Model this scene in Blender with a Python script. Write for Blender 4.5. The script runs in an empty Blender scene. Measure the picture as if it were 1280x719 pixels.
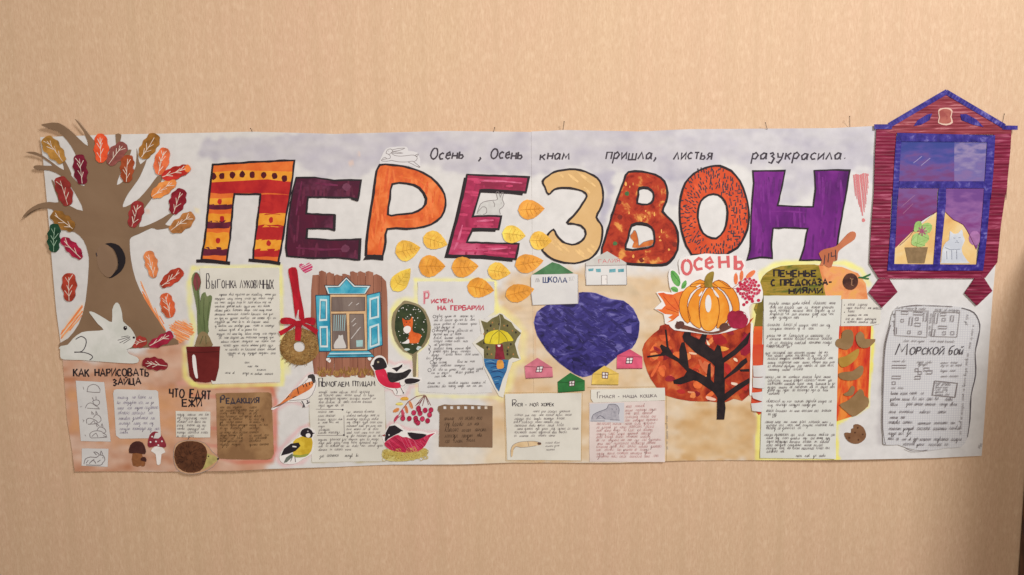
import bpy, math, random
import numpy as np
from math import radians, sin, cos, pi
from mathutils import Vector, Matrix, Euler
from mathutils.geometry import delaunay_2d_cdt

random.seed(11)
SC = bpy.context.scene
COL = SC.collection

# ------------------------------------------------------------------ camera
cam_d = bpy.data.cameras.new('camera'); cam_d.sensor_width = 36.0; cam_d.lens = 26.0
cam_d.clip_start = 0.02; cam_d.clip_end = 50
cam = bpy.data.objects.new('camera', cam_d); COL.objects.link(cam); SC.camera = cam
DIST = 1.48; PITCH = radians(7.0); ROLL = radians(-1.2)
Rm = Matrix.Rotation(pi/2 - PITCH, 3, 'X') @ Matrix.Rotation(ROLL, 3, 'Z')
fwd = Rm @ Vector((0, 0, -1))
CAMP = Vector((0, 0, 1.5)) - fwd * DIST
cam.matrix_world = Matrix.Translation(CAMP) @ Rm.to_4x4()

# ------------------------------------------------------------------ world, ceiling lamp, added fill light, exposure
world = bpy.data.worlds.new('World'); SC.world = world; world.use_nodes = True
bg = world.node_tree.nodes['Background']
bg.inputs['Color'].default_value = (1.0, 0.86, 0.76, 1); bg.inputs['Strength'].default_value = 0.10
def area(name, loc, target, size, energy, color):
    l = bpy.data.lights.new(name, 'AREA'); l.shape = 'DISK'; l.size = size; l.energy = energy; l.color = color
    o = bpy.data.objects.new(name, l); COL.objects.link(o); o.location = loc
    o.rotation_euler = (Vector(target) - Vector(loc)).to_track_quat('-Z', 'Y').to_euler()
    return o
area('ceiling_lamp', (1.6, -2.3, 3.2), (-0.1, 0, 1.5), 0.72, 72, (1.0, 0.965, 0.945))
area('fill_light', (-0.1, -2.3, 1.9), (-0.1, 0, 1.3), 0.9, 25, (1.0, 0.84, 0.70))  # added fill with no visible source, evens the brightness across the wall
vs = SC.view_settings; vs.view_transform = 'Standard'; vs.look = 'None'; vs.exposure = 0.08; vs.gamma = 1.0
vs.use_curve_mapping = False
SC.cycles.max_bounces = 5; SC.cycles.diffuse_bounces = 3; SC.cycles.glossy_bounces = 2
SC.cycles.transmission_bounces = 2; SC.cycles.transparent_max_bounces = 4

# ------------------------------------------------------------------ where a point of the photograph lies on the wall
F = cam_d.lens / 36.0 * 1280.0
def wall_pt(px, py):
    d = Rm @ Vector(((px - 640.0) / F, (359.5 - py) / F, -1.0))
    t = -CAMP.y / d.y
    return (CAMP.x + d.x * t, CAMP.z + d.z * t)
def Hmm(px, py):                      # how far the poster stands off the wall, in millimetres
    return 5.2 + 1.8 * sin(px / 61.0 + py / 190.0) + 1.0 * sin(px / 39.0 - py / 83.0 + 1.0) + 1.1 * sin(py / 47.0 + px / 140.0) \
        + (1.0 + 1.3*sin(px/57.0+1))*math.exp(-((py-164)/20.0)**2) + 2.6*math.exp(-((py-586)/15.0)**2)*(.5+.5*sin(px/41.0)) + 1.6*math.exp(-((px-655)/26.0)**2-((py-166)/20.0)**2)
def W(px, py, h=0.0):                 # h: mm off the wall
    x, z = wall_pt(px, py)
    return Vector((x, -h * 0.001, z))
def WH(px, py, lift):
    return W(px, py, Hmm(px, py) + (lift(px, py) if callable(lift) else lift))
def Z(ox, oy, s):                     # coordinates measured in an enlarged crop
    def f(*pts): return [(ox + x / s, oy + y / s) for x, y in pts]
    return f
A = Z(20, 130, 4.492); B = Z(20, 280, 4.492); C = Z(60, 430, 3.996); D = Z(220, 300, 3.783)
E = Z(230, 170, 4.23); Fz = Z(440, 170, 4.23); G = Z(650, 170, 4.23); Hz = Z(840, 170, 4.228)
I = Z(1070, 100, 4.795); J = Z(1070, 240, 4.795); K = Z(1070, 370, 3.422); L = Z(380, 335, 5.136)
L0 = Z(340, 320, 4.494); M = Z(340, 450, 5.133); N = Z(460, 430, 4.494); O = Z(480, 260, 4.495)
Q = Z(480, 350, 4.794); R = Z(620, 310, 3.786); S = Z(620, 450, 4.791); Tz = Z(790, 310, 5.994)
U = Z(790, 390, 4.794); V = Z(930, 310, 5.133); Wz = Z(930, 430, 4.494); Y = Z(30, 145, 8.99)
HS = Z(655, 310, 9.14); GB = Z(1080, 95, 5.99); NB = Z(475, 480, 7.19); BF = Z(455, 435, 11.99)
KA = Z(1100, 375, 7.19); KB = Z(1100, 465, 6.54); BT = Z(800, 380, 4.793); RD = Z(260, 475, 6.54); PX = Z(0, 0, 1)

# ------------------------------------------------------------------ colours and materials
ILL = (0.97, 0.875, 0.835)
def lin(v):
    v /= 255.0
    return v / 12.92 if v <= 0.04045 else ((v + 0.055) / 1.055) ** 2.4
def pc(c, k=1.0):
    return tuple(min(0.88, max(0.006, lin(v) / ILL[i] * k)) for i, v in enumerate(c))
def newmat(name):
    m = bpy.data.materials.new(name); m.use_nodes = True
    nt = m.node_tree; b = nt.nodes['Principled BSDF']
    b.inputs['Specular IOR Level'].default_value = 0.25
    return m, nt, b
_mc = {}
def crumple(nt, fine, pos, bp, k=6.0):
    n3 = nt.nodes.new('ShaderNodeTexNoise'); n3.inputs['Scale'].default_value = 22; n3.inputs['Detail'].default_value = 2; nt.links.new(pos, n3.inputs['Vector'])
    ma = nt.nodes.new('ShaderNodeMath'); ma.operation = 'MULTIPLY_ADD'; ma.inputs[1].default_value = k
    nt.links.new(n3.outputs['Fac'], ma.inputs[0]); nt.links.new(fine, ma.inputs[2]); nt.links.new(ma.outputs[0], bp.inputs['Height'])
def paint(name, cols, scale=45, rough=0.7, bump=0.15, stretch=(1, 1, 1), rot=0.0, detail=5, contrast=0.28, grain=900, spec=0.25, dist=0.4):
    if name in _mc: return _mc[name]
    m, nt, b = newmat(name); N_ = nt.nodes; Lk = nt.links
    b.inputs['Specular IOR Level'].default_value = spec
    geo = N_.new('ShaderNodeNewGeometry'); mp = N_.new('ShaderNodeMapping'); mp.vector_type = 'POINT'
    mp.inputs['Scale'].default_value = stretch; mp.inputs['Rotation'].default_value = (0, rot, 0)
    Lk.new(geo.outputs['Position'], mp.inputs['Vector'])
    if len(cols) > 1:
        nz = N_.new('ShaderNodeTexNoise'); nz.inputs['Scale'].default_value = scale; nz.inputs['Detail'].default_value = detail
        nz.inputs['Roughness'].default_value = 0.6; nz.inputs['Distortion'].default_value = dist
        Lk.new(mp.outputs['Vector'], nz.inputs['Vector'])
        cr = N_.new('ShaderNodeValToRGB'); Lk.new(nz.outputs['Fac'], cr.inputs['Fac'])
        el = cr.color_ramp.elements; n = len(cols)
        while len(el) < n: el.new(0.5)
        for i, c in enumerate(cols):
            el[i].position = 0.5 + (i / (n - 1) - 0.5) * contrast * 0.8
            el[i].color = (*pc(c), 1)
        Lk.new(cr.outputs['Color'], b.inputs['Base Color'])
    else:
        b.inputs['Base Color'].default_value = (*pc(cols[0]), 1)
    b.inputs['Roughness'].default_value = rough
    if bump:
        n2 = N_.new('ShaderNodeTexNoise'); n2.inputs['Scale'].default_value = grain; n2.inputs['Detail'].default_value = 3
        Lk.new(mp.outputs['Vector'], n2.inputs['Vector'])
        bp = N_.new('ShaderNodeBump'); bp.inputs['Strength'].default_value = bump; bp.inputs['Distance'].default_value = 0.0006
        crumple(nt, n2.outputs['Fac'], geo.outputs['Position'], bp)
        Lk.new(bp.outputs['Normal'], b.inputs['Normal'])
    _mc[name] = m
    return m
def flat(*c, rough=0.7):
    return paint('colour_%d_%d_%d' % c, [c, tuple(min(255, int(v * 1.12 + 6)) for v in c)], scale=70, rough=rough, bump=0.1, contrast=0.35)
def ink(*c): return paint('ink_%d_%d_%d' % c, [c], bump=0, rough=0.6)
BLACK = ink(38, 30, 36); INK = ink(62, 54, 62); PEN = ink(128, 116, 117); PEN2 = ink(150, 139, 138); INK2 = ink(96, 88, 92)
M_card = paint('card_paper', [(207, 200, 198), (216, 209, 206)], scale=14, rough=0.72, bump=0.25)
M_cream = paint('cream_paper', [(212, 203, 192), (220, 211, 200)], scale=14, rough=0.72, bump=0.25)
M_white = paint('white_cut_edge', [(224, 214, 210), (234, 224, 220)], scale=20, rough=0.65)
M_kraft = paint('kraft_card', [(136, 98, 66), (152, 112, 76), (164, 124, 86)], scale=22, rough=0.75, bump=0.3)

# ------------------------------------------------------------------ object helpers
def tag(o, label=None, cat=None, group=None, kind=None):
    if label: o['label'] = label
    if cat: o['category'] = cat
    if group: o['group'] = group
    if kind: o['kind'] = kind
    return o
def thing(name, label, cat, x, y, group=None):
    o = bpy.data.objects.new(name, None); COL.objects.link(o); o.empty_display_size = 0.02
    o.location = W(x, y, Hmm(x, y)); o['_w'] = 1
    del o['_w']
    return tag(o, label, cat, group)
def world_of(o):
    v = Vector((0, 0, 0))
    while o: v += o.location; o = o.parent
    return v
def link(name, verts, faces, mat, parent=None, smooth=True, uvless=True):
    if parent is not None:
        base = world_of(parent); loc = Vector((0, 0, 0)); org = base
    else:
        org = Vector(verts[0]) if verts else Vector((0, 0, 0))
        n = max(1, len(verts)); org = Vector((sum(v[0] for v in verts)/n, sum(v[1] for v in verts)/n, min(v[2] for v in verts))) if verts else org
        loc = org
    me = bpy.data.meshes.new(name)
    me.from_pydata([tuple(Vector(v) - org) for v in verts], [], faces)
    me.materials.append(mat)
    if smooth: me.polygons.foreach_set('use_smooth', [True] * len(me.polygons))
    o = bpy.data.objects.new(name, me); COL.objects.link(o); o.location = loc
    if parent is not None: o.parent = parent
    return o
def inside(x, y, loops):
    c = False
    for lp in loops:
        n = len(lp); j = n - 1
        for i in range(n):
            xi, yi = lp[i]; xj, yj = lp[j]
            if (yi > y) != (yj > y) and x < (xj - xi) * (y - yi) / (yj - yi) + xi: c = not c
            j = i
    return c
def smooth(pts, k=3, closed=True):
    n = len(pts); out = []
    rng = range(n) if closed else range(n - 1)
    for i in rng:
        if closed: p0, p1, p2, p3 = pts[i-1], pts[i], pts[(i+1) % n], pts[(i+2) % n]
        else: p0, p1, p2, p3 = pts[max(0, i-1)], pts[i], pts[i+1], pts[min(n-1, i+2)]
        for q in range(k):
            t = q / k; t2 = t*t; t3 = t2*t
            out.append(tuple(0.5*((2*p1[a]) + (-p0[a]+p2[a])*t + (2*p0[a]-5*p1[a]+4*p2[a]-p3[a])*t2 + (-p0[a]+3*p1[a]-3*p2[a]+p3[a])*t3) for a in (0, 1)))
    if not closed: out.append(tuple(pts[-1]))
    return out
def densify(pts, closed, step):
    out = []; n = len(pts)
    for i in range(n if closed else n - 1):
        a = pts[i]; b = pts[(i+1) % n]; d = math.hypot(b[0]-a[0], b[1]-a[1]); k = max(1, int(d/step))
        for q in range(k): out.append((a[0]+(b[0]-a[0])*q/k, a[1]+(b[1]-a[1])*q/k))
    if not closed: out.append(tuple(pts[-1]))
    return out
def wobble(pts, a):
    return [(x + random.uniform(-a, a), y + random.uniform(-a, a)) for x, y in pts] if a else list(pts)
def tess(loops, grid):
    pts = []; edges = []
    for lp in loops:
        s = len(pts); pts += lp; n = len(lp)
        edges += [(s+i, s+(i+1) % n) for i in range(n)]
    nb = len(pts)
    xs = [p[0] for p in pts]; ys = [p[1] for p in pts]
    if max(xs)-min(xs) > grid*1.5 or max(ys)-min(ys) > grid*1.5:
        y = min(ys) + grid*.5
        while y < max(ys):
            x = min(xs) + grid*.5
            while x < max(xs):
                if inside(x, y, loops): pts.append((x + random.uniform(-.5, .5), y + random.uniform(-.5, .5)))
                x += grid
            y += grid
    v, e, f, _, _, _ = delaunay_2d_cdt([Vector(p) for p in pts], edges, [], 0, 1e-5)
    v = [(q.x, q.y) for q in v]
    out = []
    for t in f:
        cx = sum(v[i][0] for i in t)/len(t); cy = sum(v[i][1] for i in t)/len(t)
        if inside(cx, cy, loops):
            a = sum(v[t[i]][0]*v[t[(i+1) % len(t)]][1] - v[t[(i+1) % len(t)]][0]*v[t[i]][1] for i in range(len(t)))
            if abs(a) > .01: out.append(tuple(t) if a < 0 else tuple(reversed(t)))
    return v, out
def sheet(name, loops, mat, lift=1.0, thick=0.35, parent=None, grid=12, sm=0, wob=0.0, relief=None):
    """a piece of paper (or a patch of paint) lying on the poster; loops in photo pixels, lifts in mm"""
    if loops and not isinstance(loops[0], list): loops = [loops]
    ls = []
    for lp in loops:
        lp = list(lp)
        if sm: lp = smooth(lp, sm)
        lp = densify(lp, True, grid)
        if wob: lp = wobble(lp, wob)
        ls.append(lp)
    v, f = tess(ls, grid)
    lf = lift if callable(lift) else (lambda x, y: lift)
    rl = relief if relief else (lambda x, y: 0.0)
    V3 = [WH(x, y, lf(x, y) + rl(x, y)) for x, y in v]
    if thick:
        for lp in ls:
            n = len(lp); s = len(V3)
            ar = sum(lp[i][0]*lp[(i+1) % n][1] - lp[(i+1) % n][0]*lp[i][1] for i in range(n))
            for x, y in lp:
                t = lf(x, y)
                V3.append(WH(x, y, t + rl(x, y))); V3.append(WH(x, y, t - thick))
            for i in range(n):
                a = s+2*i; b = s+2*((i+1) % n)
                f.append((a, a+1, b+1, b) if ar < 0 else (b, b+1, a+1, a))
    return link(name, V3, f, mat, parent)
def ribbon(V3, f, pts, w, lift, closed=False, taper=False, wv=0.12):
    pts = densify(pts, closed, 10)
    n = len(pts)
    if n < 2: return
    s = len(V3)
    for i in range(n):
        a = pts[i-1] if (i or closed) else pts[0]; b = pts[(i+1) % n] if (i < n-1 or closed) else pts[-1]
        dx, dy = b[0]-a[0], b[1]-a[1]; d = math.hypot(dx, dy) or 1.0
        ww = w * (1 + random.uniform(-wv, wv))
        # widen a little at corners so that the stroke keeps its width
        if 0 < i < n-1 or closed:
            p = pts[i]; u1 = (p[0]-a[0], p[1]-a[1]); u2 = (b[0]-p[0], b[1]-p[1])
            l1 = math.hypot(*u1) or 1; l2 = math.hypot(*u2) or 1
            c = max(-0.3, min(1, (u1[0]*u2[0]+u1[1]*u2[1])/(l1*l2))); ww *= min(1.5, 1/math.sqrt((1+c)/2))
        if taper and not closed: ww *= 0.35 + 0.65*sin(pi*min(1, max(0, (i+.3)/(n-.4))))
        nx, ny = -dy/d*ww/2, dx/d*ww/2
        x, y = pts[i]
        V3.append(WH(x+nx, y+ny, lift)); V3.append(WH(x-nx, y-ny, lift))
    for i in range(n if closed else n-1):
        a = s+2*i; b = s+2*((i+1) % n)
        f.append((a, b, b+1, a+1))
def lines(name, polys, w, mat, lift, parent, closed=False, taper=False, sm=0, wv=0.12):
    V3 = []; f = []
    for p in polys:
        if sm: p = smooth(p, sm, closed)
        ribbon(V3, f, list(p), w, lift, closed, taper, wv)
    return link(name, V3, f, mat, parent)
def ell(cx, cy, rx, ry, n=16, rot=0):
    return [(cx + rx*cos(2*pi*i/n)*cos(rot) - ry*sin(2*pi*i/n)*sin(rot), cy + rx*cos(2*pi*i/n)*sin(rot) + ry*sin(2*pi*i/n)*cos(rot)) for i in range(n)]
def blobs(name, centres, r, mat, lift, parent, n=8, jit=0.15, thick=0):
    V3 = []; f = []
    for c in centres:
        x, y = c[0], c[1]; rr = c[2] if len(c) > 2 else r; ry = c[3] if len(c) > 3 else rr
        s = len(V3); ring = [(a + random.uniform(-jit, jit)*rr, b + random.uniform(-jit, jit)*ry) for a, b in ell(x, y, rr, ry, n)]
        for a, b in ring: V3.append(WH(a, b, lift))
        f.append(tuple(reversed(range(s, s+n))))
    return link(name, V3, f, mat, parent)
def hatch(name, poly, ang, gap, w, mat, lift, parent, jit=0.5, skip=0.06, over=0.0, brk=0):
    """pencil, pen or brush strokes filling a polygon (or a polygon with holes)"""
    ca, sa = cos(radians(ang)), sin(radians(ang))
    polys = poly if isinstance(poly[0], list) else [poly]
    rps = [[(x*ca + y*sa, -x*sa + y*ca) for x, y in q] for q in polys]; rp = rps[0]
    y = min(p[1] for p in rp) + gap*.5; V3 = []; f = []
    while y < max(p[1] for p in rp):
        yy = y + random.uniform(-jit, jit)*gap*.5; xs = []
        for q in rps:
            n = len(q)
            for i in range(n):
                a, b = q[i], q[(i+1) % n]
                if (a[1] > yy) != (b[1] > yy): xs.append(a[0] + (yy-a[1])*(b[0]-a[0])/(b[1]-a[1]))
        xs.sort()
        for i in range(0, len(xs)-1, 2):
            segs = [(xs[i], xs[i+1])]
            if brk:
                segs = []; c = xs[i] + random.uniform(0, brk*.5)
                while c < xs[i+1]:
                    e = min(xs[i+1], c + brk*random.uniform(.4, 1.5)); segs.append((c, e)); c = e + brk*random.uniform(.1, .7)
            for sa_, sb_ in segs:
                if random.random() < skip: continue
                x0 = sa_ + random.uniform(-over, jit)*gap*.6; x1 = sb_ - random.uniform(-over, jit)*gap*.6; dy = random.uniform(-.4, .4)*gap*(0.5 if brk else 1)
                if x1 - x0 < w: continue
                P = [(x0, yy), ((x0+x1)/2, yy + dy*.5), (x1, yy + dy)]
                if brk and not all(inside(p*ca - q*sa, p*sa + q*ca, polys) for p, q in ((x0+w*.5, yy+w*.6), (x1-w*.5, yy+dy-w*.6), (x0+w*.5, yy-w*.6), (x1-w*.5, yy+dy+w*.6))): continue
                ribbon(V3, f, [(p*ca - q*sa, p*sa + q*ca) for p, q in P], w, lift + random.uniform(0, .06), wv=.25, taper=bool(brk))
        y += gap
    return link(name, V3, f, mat, parent)
def brushwork(parent, loops, angs, cols, lift=1.08, w=3.4, gap=4.2, skip=.62, brk=26):
    for i, (a, c) in enumerate(zip(angs, cols)):
        hatch('brushwork', loops, a, gap, w, paint('brush_%d_%d_%d' % c, [c, tuple(min(255, int(v*1.08+5)) for v in c)], scale=90, bump=.1, rough=.55), lift + .07*i, parent, jit=1.2, skip=skip, brk=brk)['kind'] = 'stuff'

# ------------------------------------------------------------------ a hand-drawn Cyrillic stroke alphabet
def oo(cx, cy, rx, ry, n=10): return [(cx + rx*sin(2*pi*i/n), cy - ry*cos(2*pi*i/n)) for i in range(n+1)]
GL = {
 'А': (.8, [[(0,1),(.4,0),(.8,1)], [(.15,.65),(.68,.65)]]), 'Б': (.7, [[(.65,0),(0,0),(0,1),(.5,1),(.7,.85),(.68,.58),(.5,.45),(0,.45)]]),
 'В': (.65, [[(0,0),(0,1),(.45,1),(.65,.78),(.42,.5),(0,.48)], [(0,0),(.4,0),(.55,.22),(.38,.48)]]), 'Г': (.55, [[(0,1),(0,0),(.55,0)]]),
 'Д': (.85, [[(0,1.18),(0,.95),(.85,.95),(.85,1.18)], [(.14,.95),(.42,0),(.68,.95)]]), 'Е': (.6, [[(.6,0),(0,0),(0,1),(.6,1)], [(0,.5),(.5,.5)]]),
 'Ж': (.9, [[(0,0),(.45,.5),(0,1)], [(.9,0),(.45,.5),(.9,1)], [(.45,0),(.45,1)]]), 'З': (.6, [[(0,.12),(.28,0),(.55,.2),(.22,.48),(.6,.72),(.3,1),(0,.9)]]),
 'И': (.65, [[(0,0),(0,1),(.65,0),(.65,1)]]), 'Й': (.65, [[(0,0),(0,1),(.65,0),(.65,1)], [(.15,-.22),(.32,-.14),(.5,-.24)]]),
 'К': (.6, [[(0,0),(0,1)], [(.6,0),(0,.58)], [(.2,.42),(.6,1)]]), 'Л': (.7, [[(0,1),(.35,0),(.7,1)]]), 'М': (.95, [[(0,1),(.18,0),(.48,.72),(.78,0),(.95,1)]]),
 'Н': (.65, [[(0,0),(0,1)], [(.65,0),(.65,1)], [(0,.5),(.65,.5)]]), 'О': (.75, [oo(.37,.5,.37,.5)]), 'П': (.65, [[(0,1),(0,0),(.65,0),(.65,1)]]),
 'Р': (.6, [[(0,1),(0,0),(.45,0),(.6,.22),(.45,.5),(0,.52)]]), 'С': (.6, [[(.6,.15),(.35,0),(.05,.25),(0,.6),(.2,.95),(.6,.88)]]),
 'Т': (.65, [[(0,0),(.65,0)], [(.33,0),(.33,1)]]), 'У': (.6, [[(0,0),(.32,.55)], [(.62,0),(.2,1)]]), 'Х': (.65, [[(0,0),(.65,1)], [(.65,0),(0,1)]]),
 'Ц': (.75, [[(0,0),(0,.95),(.75,.95),(.75,1.2)], [(.6,0),(.6,.95)]]), 'Ч': (.6, [[(0,0),(.05,.5),(.6,.5)], [(.6,0),(.6,1)]]),
 'Ш': (.95, [[(0,0),(0,1),(.95,1),(.95,0)], [(.47,0),(.47,1)]]), 'Ы': (.9, [[(0,0),(0,1),(.4,1),(.55,.75),(.4,.5),(0,.5)], [(.9,0),(.9,1)]]),
 'Ь': (.6, [[(0,0),(0,1),(.45,1),(.6,.75),(.45,.5),(0,.5)]]), 'Я': (.6, [[(.6,1),(.6,0),(.2,0),(.02,.25),(.2,.5),(.6,.52)], [(.3,.52),(0,1)]]),
 'Ё': (.6, [[(.6,0),(0,0),(0,1),(.6,1)], [(0,.5),(.5,.5)], [(.15,-.2),(.2,-.15)], [(.45,-.2),(.5,-.15)]]),
 'Э': (.6, [[(0,.12),(.3,0),(.6,.4),(.5,.85),(.2,1),(0,.9)], [(.2,.5),(.58,.5)]]), 'Ю': (.95, [[(0,0),(0,1)], [(0,.5),(.35,.5)], oo(.65,.5,.3,.5)]),
 ',': (.3, [[(.15,.85),(.2,1.0),(.02,1.3)]]), '.': (.3, [[(.08,.93),(.14,1.0)]]), '-': (.5, [[(0,.55),(.45,.52)]]), '№': (.9, [[(0,1),(0,0),(.45,1),(.45,0)], oo(.75,.4,.14,.25)]),
 '4': (.6, [[(0,0),(.05,.55),(.55,.5)], [(.5,0),(.45,1)]]), ' ': (.55, []), ':': (.3, [[(.1,.4),(.14,.46)], [(.1,.95),(.14,1)]]),
 'а': (.62, [[(.5,.42),(.25,.36),(.02,.6),(.1,.95),(.32,.95),(.5,.7),(.52,.38),(.52,.9),(.62,1)]]), 'е': (.5, [[(.05,.68),(.48,.62),(.35,.36),(.08,.5),(.05,.85),(.25,1),(.5,.88)]]),
 'б': (.6, [[(.62,-.05),(.2,.1),(.03,.5),(.06,.9),(.3,1),(.5,.8),(.42,.52),(.08,.6)]]), 'р': (.55, [[(.05,.4),(0,1.4)], [(.03,.55),(.3,.36),(.52,.6),(.35,.95),(.03,.9)]]),
 'у': (.55, [[(0,.38),(.1,.8),(.42,.8)], [(.52,.38),(.42,.95),(.2,1.35),(0,1.2)]]), 'й': (.6, [[(0,.38),(.02,.95),(.25,.95),(.52,.4),(.5,1)], [(.12,.12),(.28,.2),(.45,.1)]]),
 'з': (.5, [[(0,.45),(.28,.36),(.4,.52),(.18,.66),(.45,.85),(.3,1.3),(0,1.2)]]),
}
LOWCAP = 'вгдежиклмнопстхцчшыьэюя'
for ch in LOWCAP:
    if ch not in GL:
        w_, st = GL[ch.upper()]; GL[ch] = (w_*.78, [[(x*.78, .38+.62*y) for x, y in p] for p in st])
def glyphs(txt, x0, y0, x1, y1, h, slant=0.0, jit=0.04, gap=.22):
    """strokes of txt written from baseline point (x0,y0) to (x1,y1), letter height h"""
    adv = [GL[c][0] + gap for c in txt]; tot = sum(adv) - gap
    L_ = math.hypot(x1-x0, y1-y0); k = L_/(tot*h); ux, uy = (x1-x0)/L_, (y1-y0)/L_
    out = []; x = 0
    for c, a in zip(txt, adv):
        dy = random.uniform(-jit, jit)*1.2; sc = 1 + random.uniform(-jit, jit)*1.5
        for st in GL[c][1]:
            P = []
            for gx, gy in st:
                gx += random.uniform(-jit, jit)*.5; yy = (gy-1)*sc + dy
                lx = (x + gx)*h*k - slant*yy*h; ly = yy*h
                P.append((x0 + lx*ux - ly*uy, y0 + lx*uy + ly*ux))
            out.append(P)
        x += a
    return out
def write(name, txt, x0, y0, x1, y1, h, w, mat, lift, parent, slant=0.0, jit=0.04, gap=.22):
    P = glyphs(txt, x0, y0, x1, y1, h, slant, jit, gap)
    P = [smooth(p, 3, False) if len(p) > 7 else p for p in P]
    return lines(name, P, w, mat, lift, parent)
def scrawl(rows, h=3.4, slant=0.25, word=(2, 9), aspect=0.62):
    """small joined handwriting that is too fine to read: rows of (x0, y0, x1, y1) baselines"""
    out = []
    for x0, y0, x1, y1 in rows:
        L_ = math.hypot(x1-x0, y1-y0); ux, uy = (x1-x0)/L_, (y1-y0)/L_; x = 0; by = 0
        while x < L_ - h:
            n = random.randint(*word); P = []; k = random.uniform(.85, 1.15); by = random.uniform(-.12, .12)*h
            for _ in range(n):
                if x > L_: break
                t = random.random(); wd = h*aspect*k*random.uniform(.75, 1.2)
                if t < .06: seq = [(0, 0), (.3, -1.5), (.5, -.2), (1, 0)]
                elif t < .13: seq = [(0, -.1), (.35, -.8), (.45, .9), (.1, .8), (1, -.1)]
                elif t < .5: seq = [(0, -.05), (.3, -.95), (.4, 0), (.8, -.9), (1, 0)]
                elif t < .75: seq = [(0, 0), (.15, -.6), (.6, -.95), (.85, -.3), (.4, 0), (1, 0)]
                else: seq = [(0, 0), (.5, -.9), (.75, -.05), (1, 0)]
                for sx, sy in seq:
                    yy = (sy + random.uniform(-.1, .1))*h*k + by; xx = x + sx*wd - slant*yy
                    P.append((x0 + xx*ux - yy*uy, y0 + xx*uy + yy*ux))
                x += wd
            if len(P) > 1: out.append(P)
            x += h*random.uniform(.7, 1.5)
    return out
def rows(x0, x1, y0, dy, n, slope=0.0, ragged=0.1, last=0.6, lead=0.0):
    r = []
    for i in range(n):
        a = x0 + random.uniform(0, lead); b = x1 - random.uniform(0, ragged)*(x1-x0)
        if i == n-1: b = x0 + (x1-x0)*last
        y = y0 + dy*i; r.append((a, y + slope*(a-x0), b, y + slope*(b-x0)))
    return r
def hand(parent, rws, lift, h=3.4, w=0.62, mat=None, name='handwriting', **k):
    return lines(name, scrawl(rws, h*.88, **k), w*.52, mat or PEN, lift, parent, wv=.4)
# ================================================================== the wall
def wall_material():
    m, nt, b = newmat('wallpaper'); N_ = nt.nodes; Lk = nt.links
    geo = N_.new('ShaderNodeNewGeometry')
    def nz(sc, scale, det, rough=.6):
        mp = N_.new('ShaderNodeMapping'); mp.inputs['Scale'].default_value = sc; Lk.new(geo.outputs['Position'], mp.inputs['Vector'])
        n = N_.new('ShaderNodeTexNoise'); n.inputs['Scale'].default_value = scale; n.inputs['Detail'].default_value = det; n.inputs['Roughness'].default_value = rough
        Lk.new(mp.outputs['Vector'], n.inputs['Vector']); return n
    fib = nz((1, 1, .16), 460, 5, .75); weave = nz((.6, 1, 1), 620, 3); blot = nz((1, 1, .6), 3.5, 3); fine = nz((1, 1, .35), 140, 3)
    def mix(kind, fac, a, bb):
        x = N_.new('ShaderNodeMix'); x.data_type = 'RGBA'; x.blend_type = kind
        if isinstance(fac, float): x.inputs[0].default_value = fac
        else: Lk.new(fac, x.inputs[0])
        for s, v in ((6, a), (7, bb)):
            if isinstance(v, tuple): x.inputs[s].default_value = (*v, 1)
            else: Lk.new(v, x.inputs[s])
        return x.outputs[2]
    def ramp(src, p0, p1, c0=0., c1=1.):
        r = N_.new('ShaderNodeMapRange'); r.inputs[1].default_value = p0; r.inputs[2].default_value = p1
        r.inputs[3].default_value = c0; r.inputs[4].default_value = c1; Lk.new(src, r.inputs[0]); return r.outputs[0]
    base = mix('MIX', ramp(blot.outputs['Fac'], .35, .65), pc((209, 175, 143), 1.1), pc((209, 170, 142), 1.1))
    base = mix('MIX', ramp(fib.outputs['Fac'], .40, .66), base, pc((194, 156, 125), 1.1))
    base = mix('MIX', ramp(fine.outputs['Fac'], .50, .70, 0, .55), base, pc((219, 186, 156), 1.1))
    base = mix('MIX', ramp(weave.outputs['Fac'], .6, .75, 0, .35), base, pc((180, 144, 115), 1.1))
    band = nz((1, 1, .03), 34, 3); speck = nz((1, 1, .7), 260, 1)
    base = mix('MIX', ramp(band.outputs['Fac'], .45, .75, 0, .5), base, pc((190, 156, 124), 1.1))
    base = mix('MIX', ramp(speck.outputs['Fac'], .76, .80, 0, .6), base, pc((232, 206, 176), 1.1))
    Lk.new(base, b.inputs['Base Color'])
    b.inputs['Roughness'].default_value = .62
    h = N_.new('ShaderNodeMath'); h.operation = 'ADD'; Lk.new(fib.outputs['Fac'], h.inputs[0]); Lk.new(weave.outputs['Fac'], h.inputs[1])
    bp = N_.new('ShaderNodeBump'); bp.inputs['Strength'].default_value = .35; bp.inputs['Distance'].default_value = .0008
    Lk.new(h.outputs[0], bp.inputs['Height']); Lk.new(bp.outputs['Normal'], b.inputs['Normal'])
    return m
wv_ = []; wf_ = []
nx, nz_ = 24, 12
for j in range(nz_+1):
    for i in range(nx+1): wv_.append((-5 + 10*i/nx, 0, -0.6 + 4.2*j/nz_))
for j in range(nz_):
    for i in range(nx):
        a = j*(nx+1)+i; wf_.append((a, a+1, a+nx+2, a+nx+1))
wall = link('wall', wv_, wf_, wall_material()); wall['kind'] = 'structure'
tag(wall, 'wall covered in peach beige wallpaper with fine vertical fibres')

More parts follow.
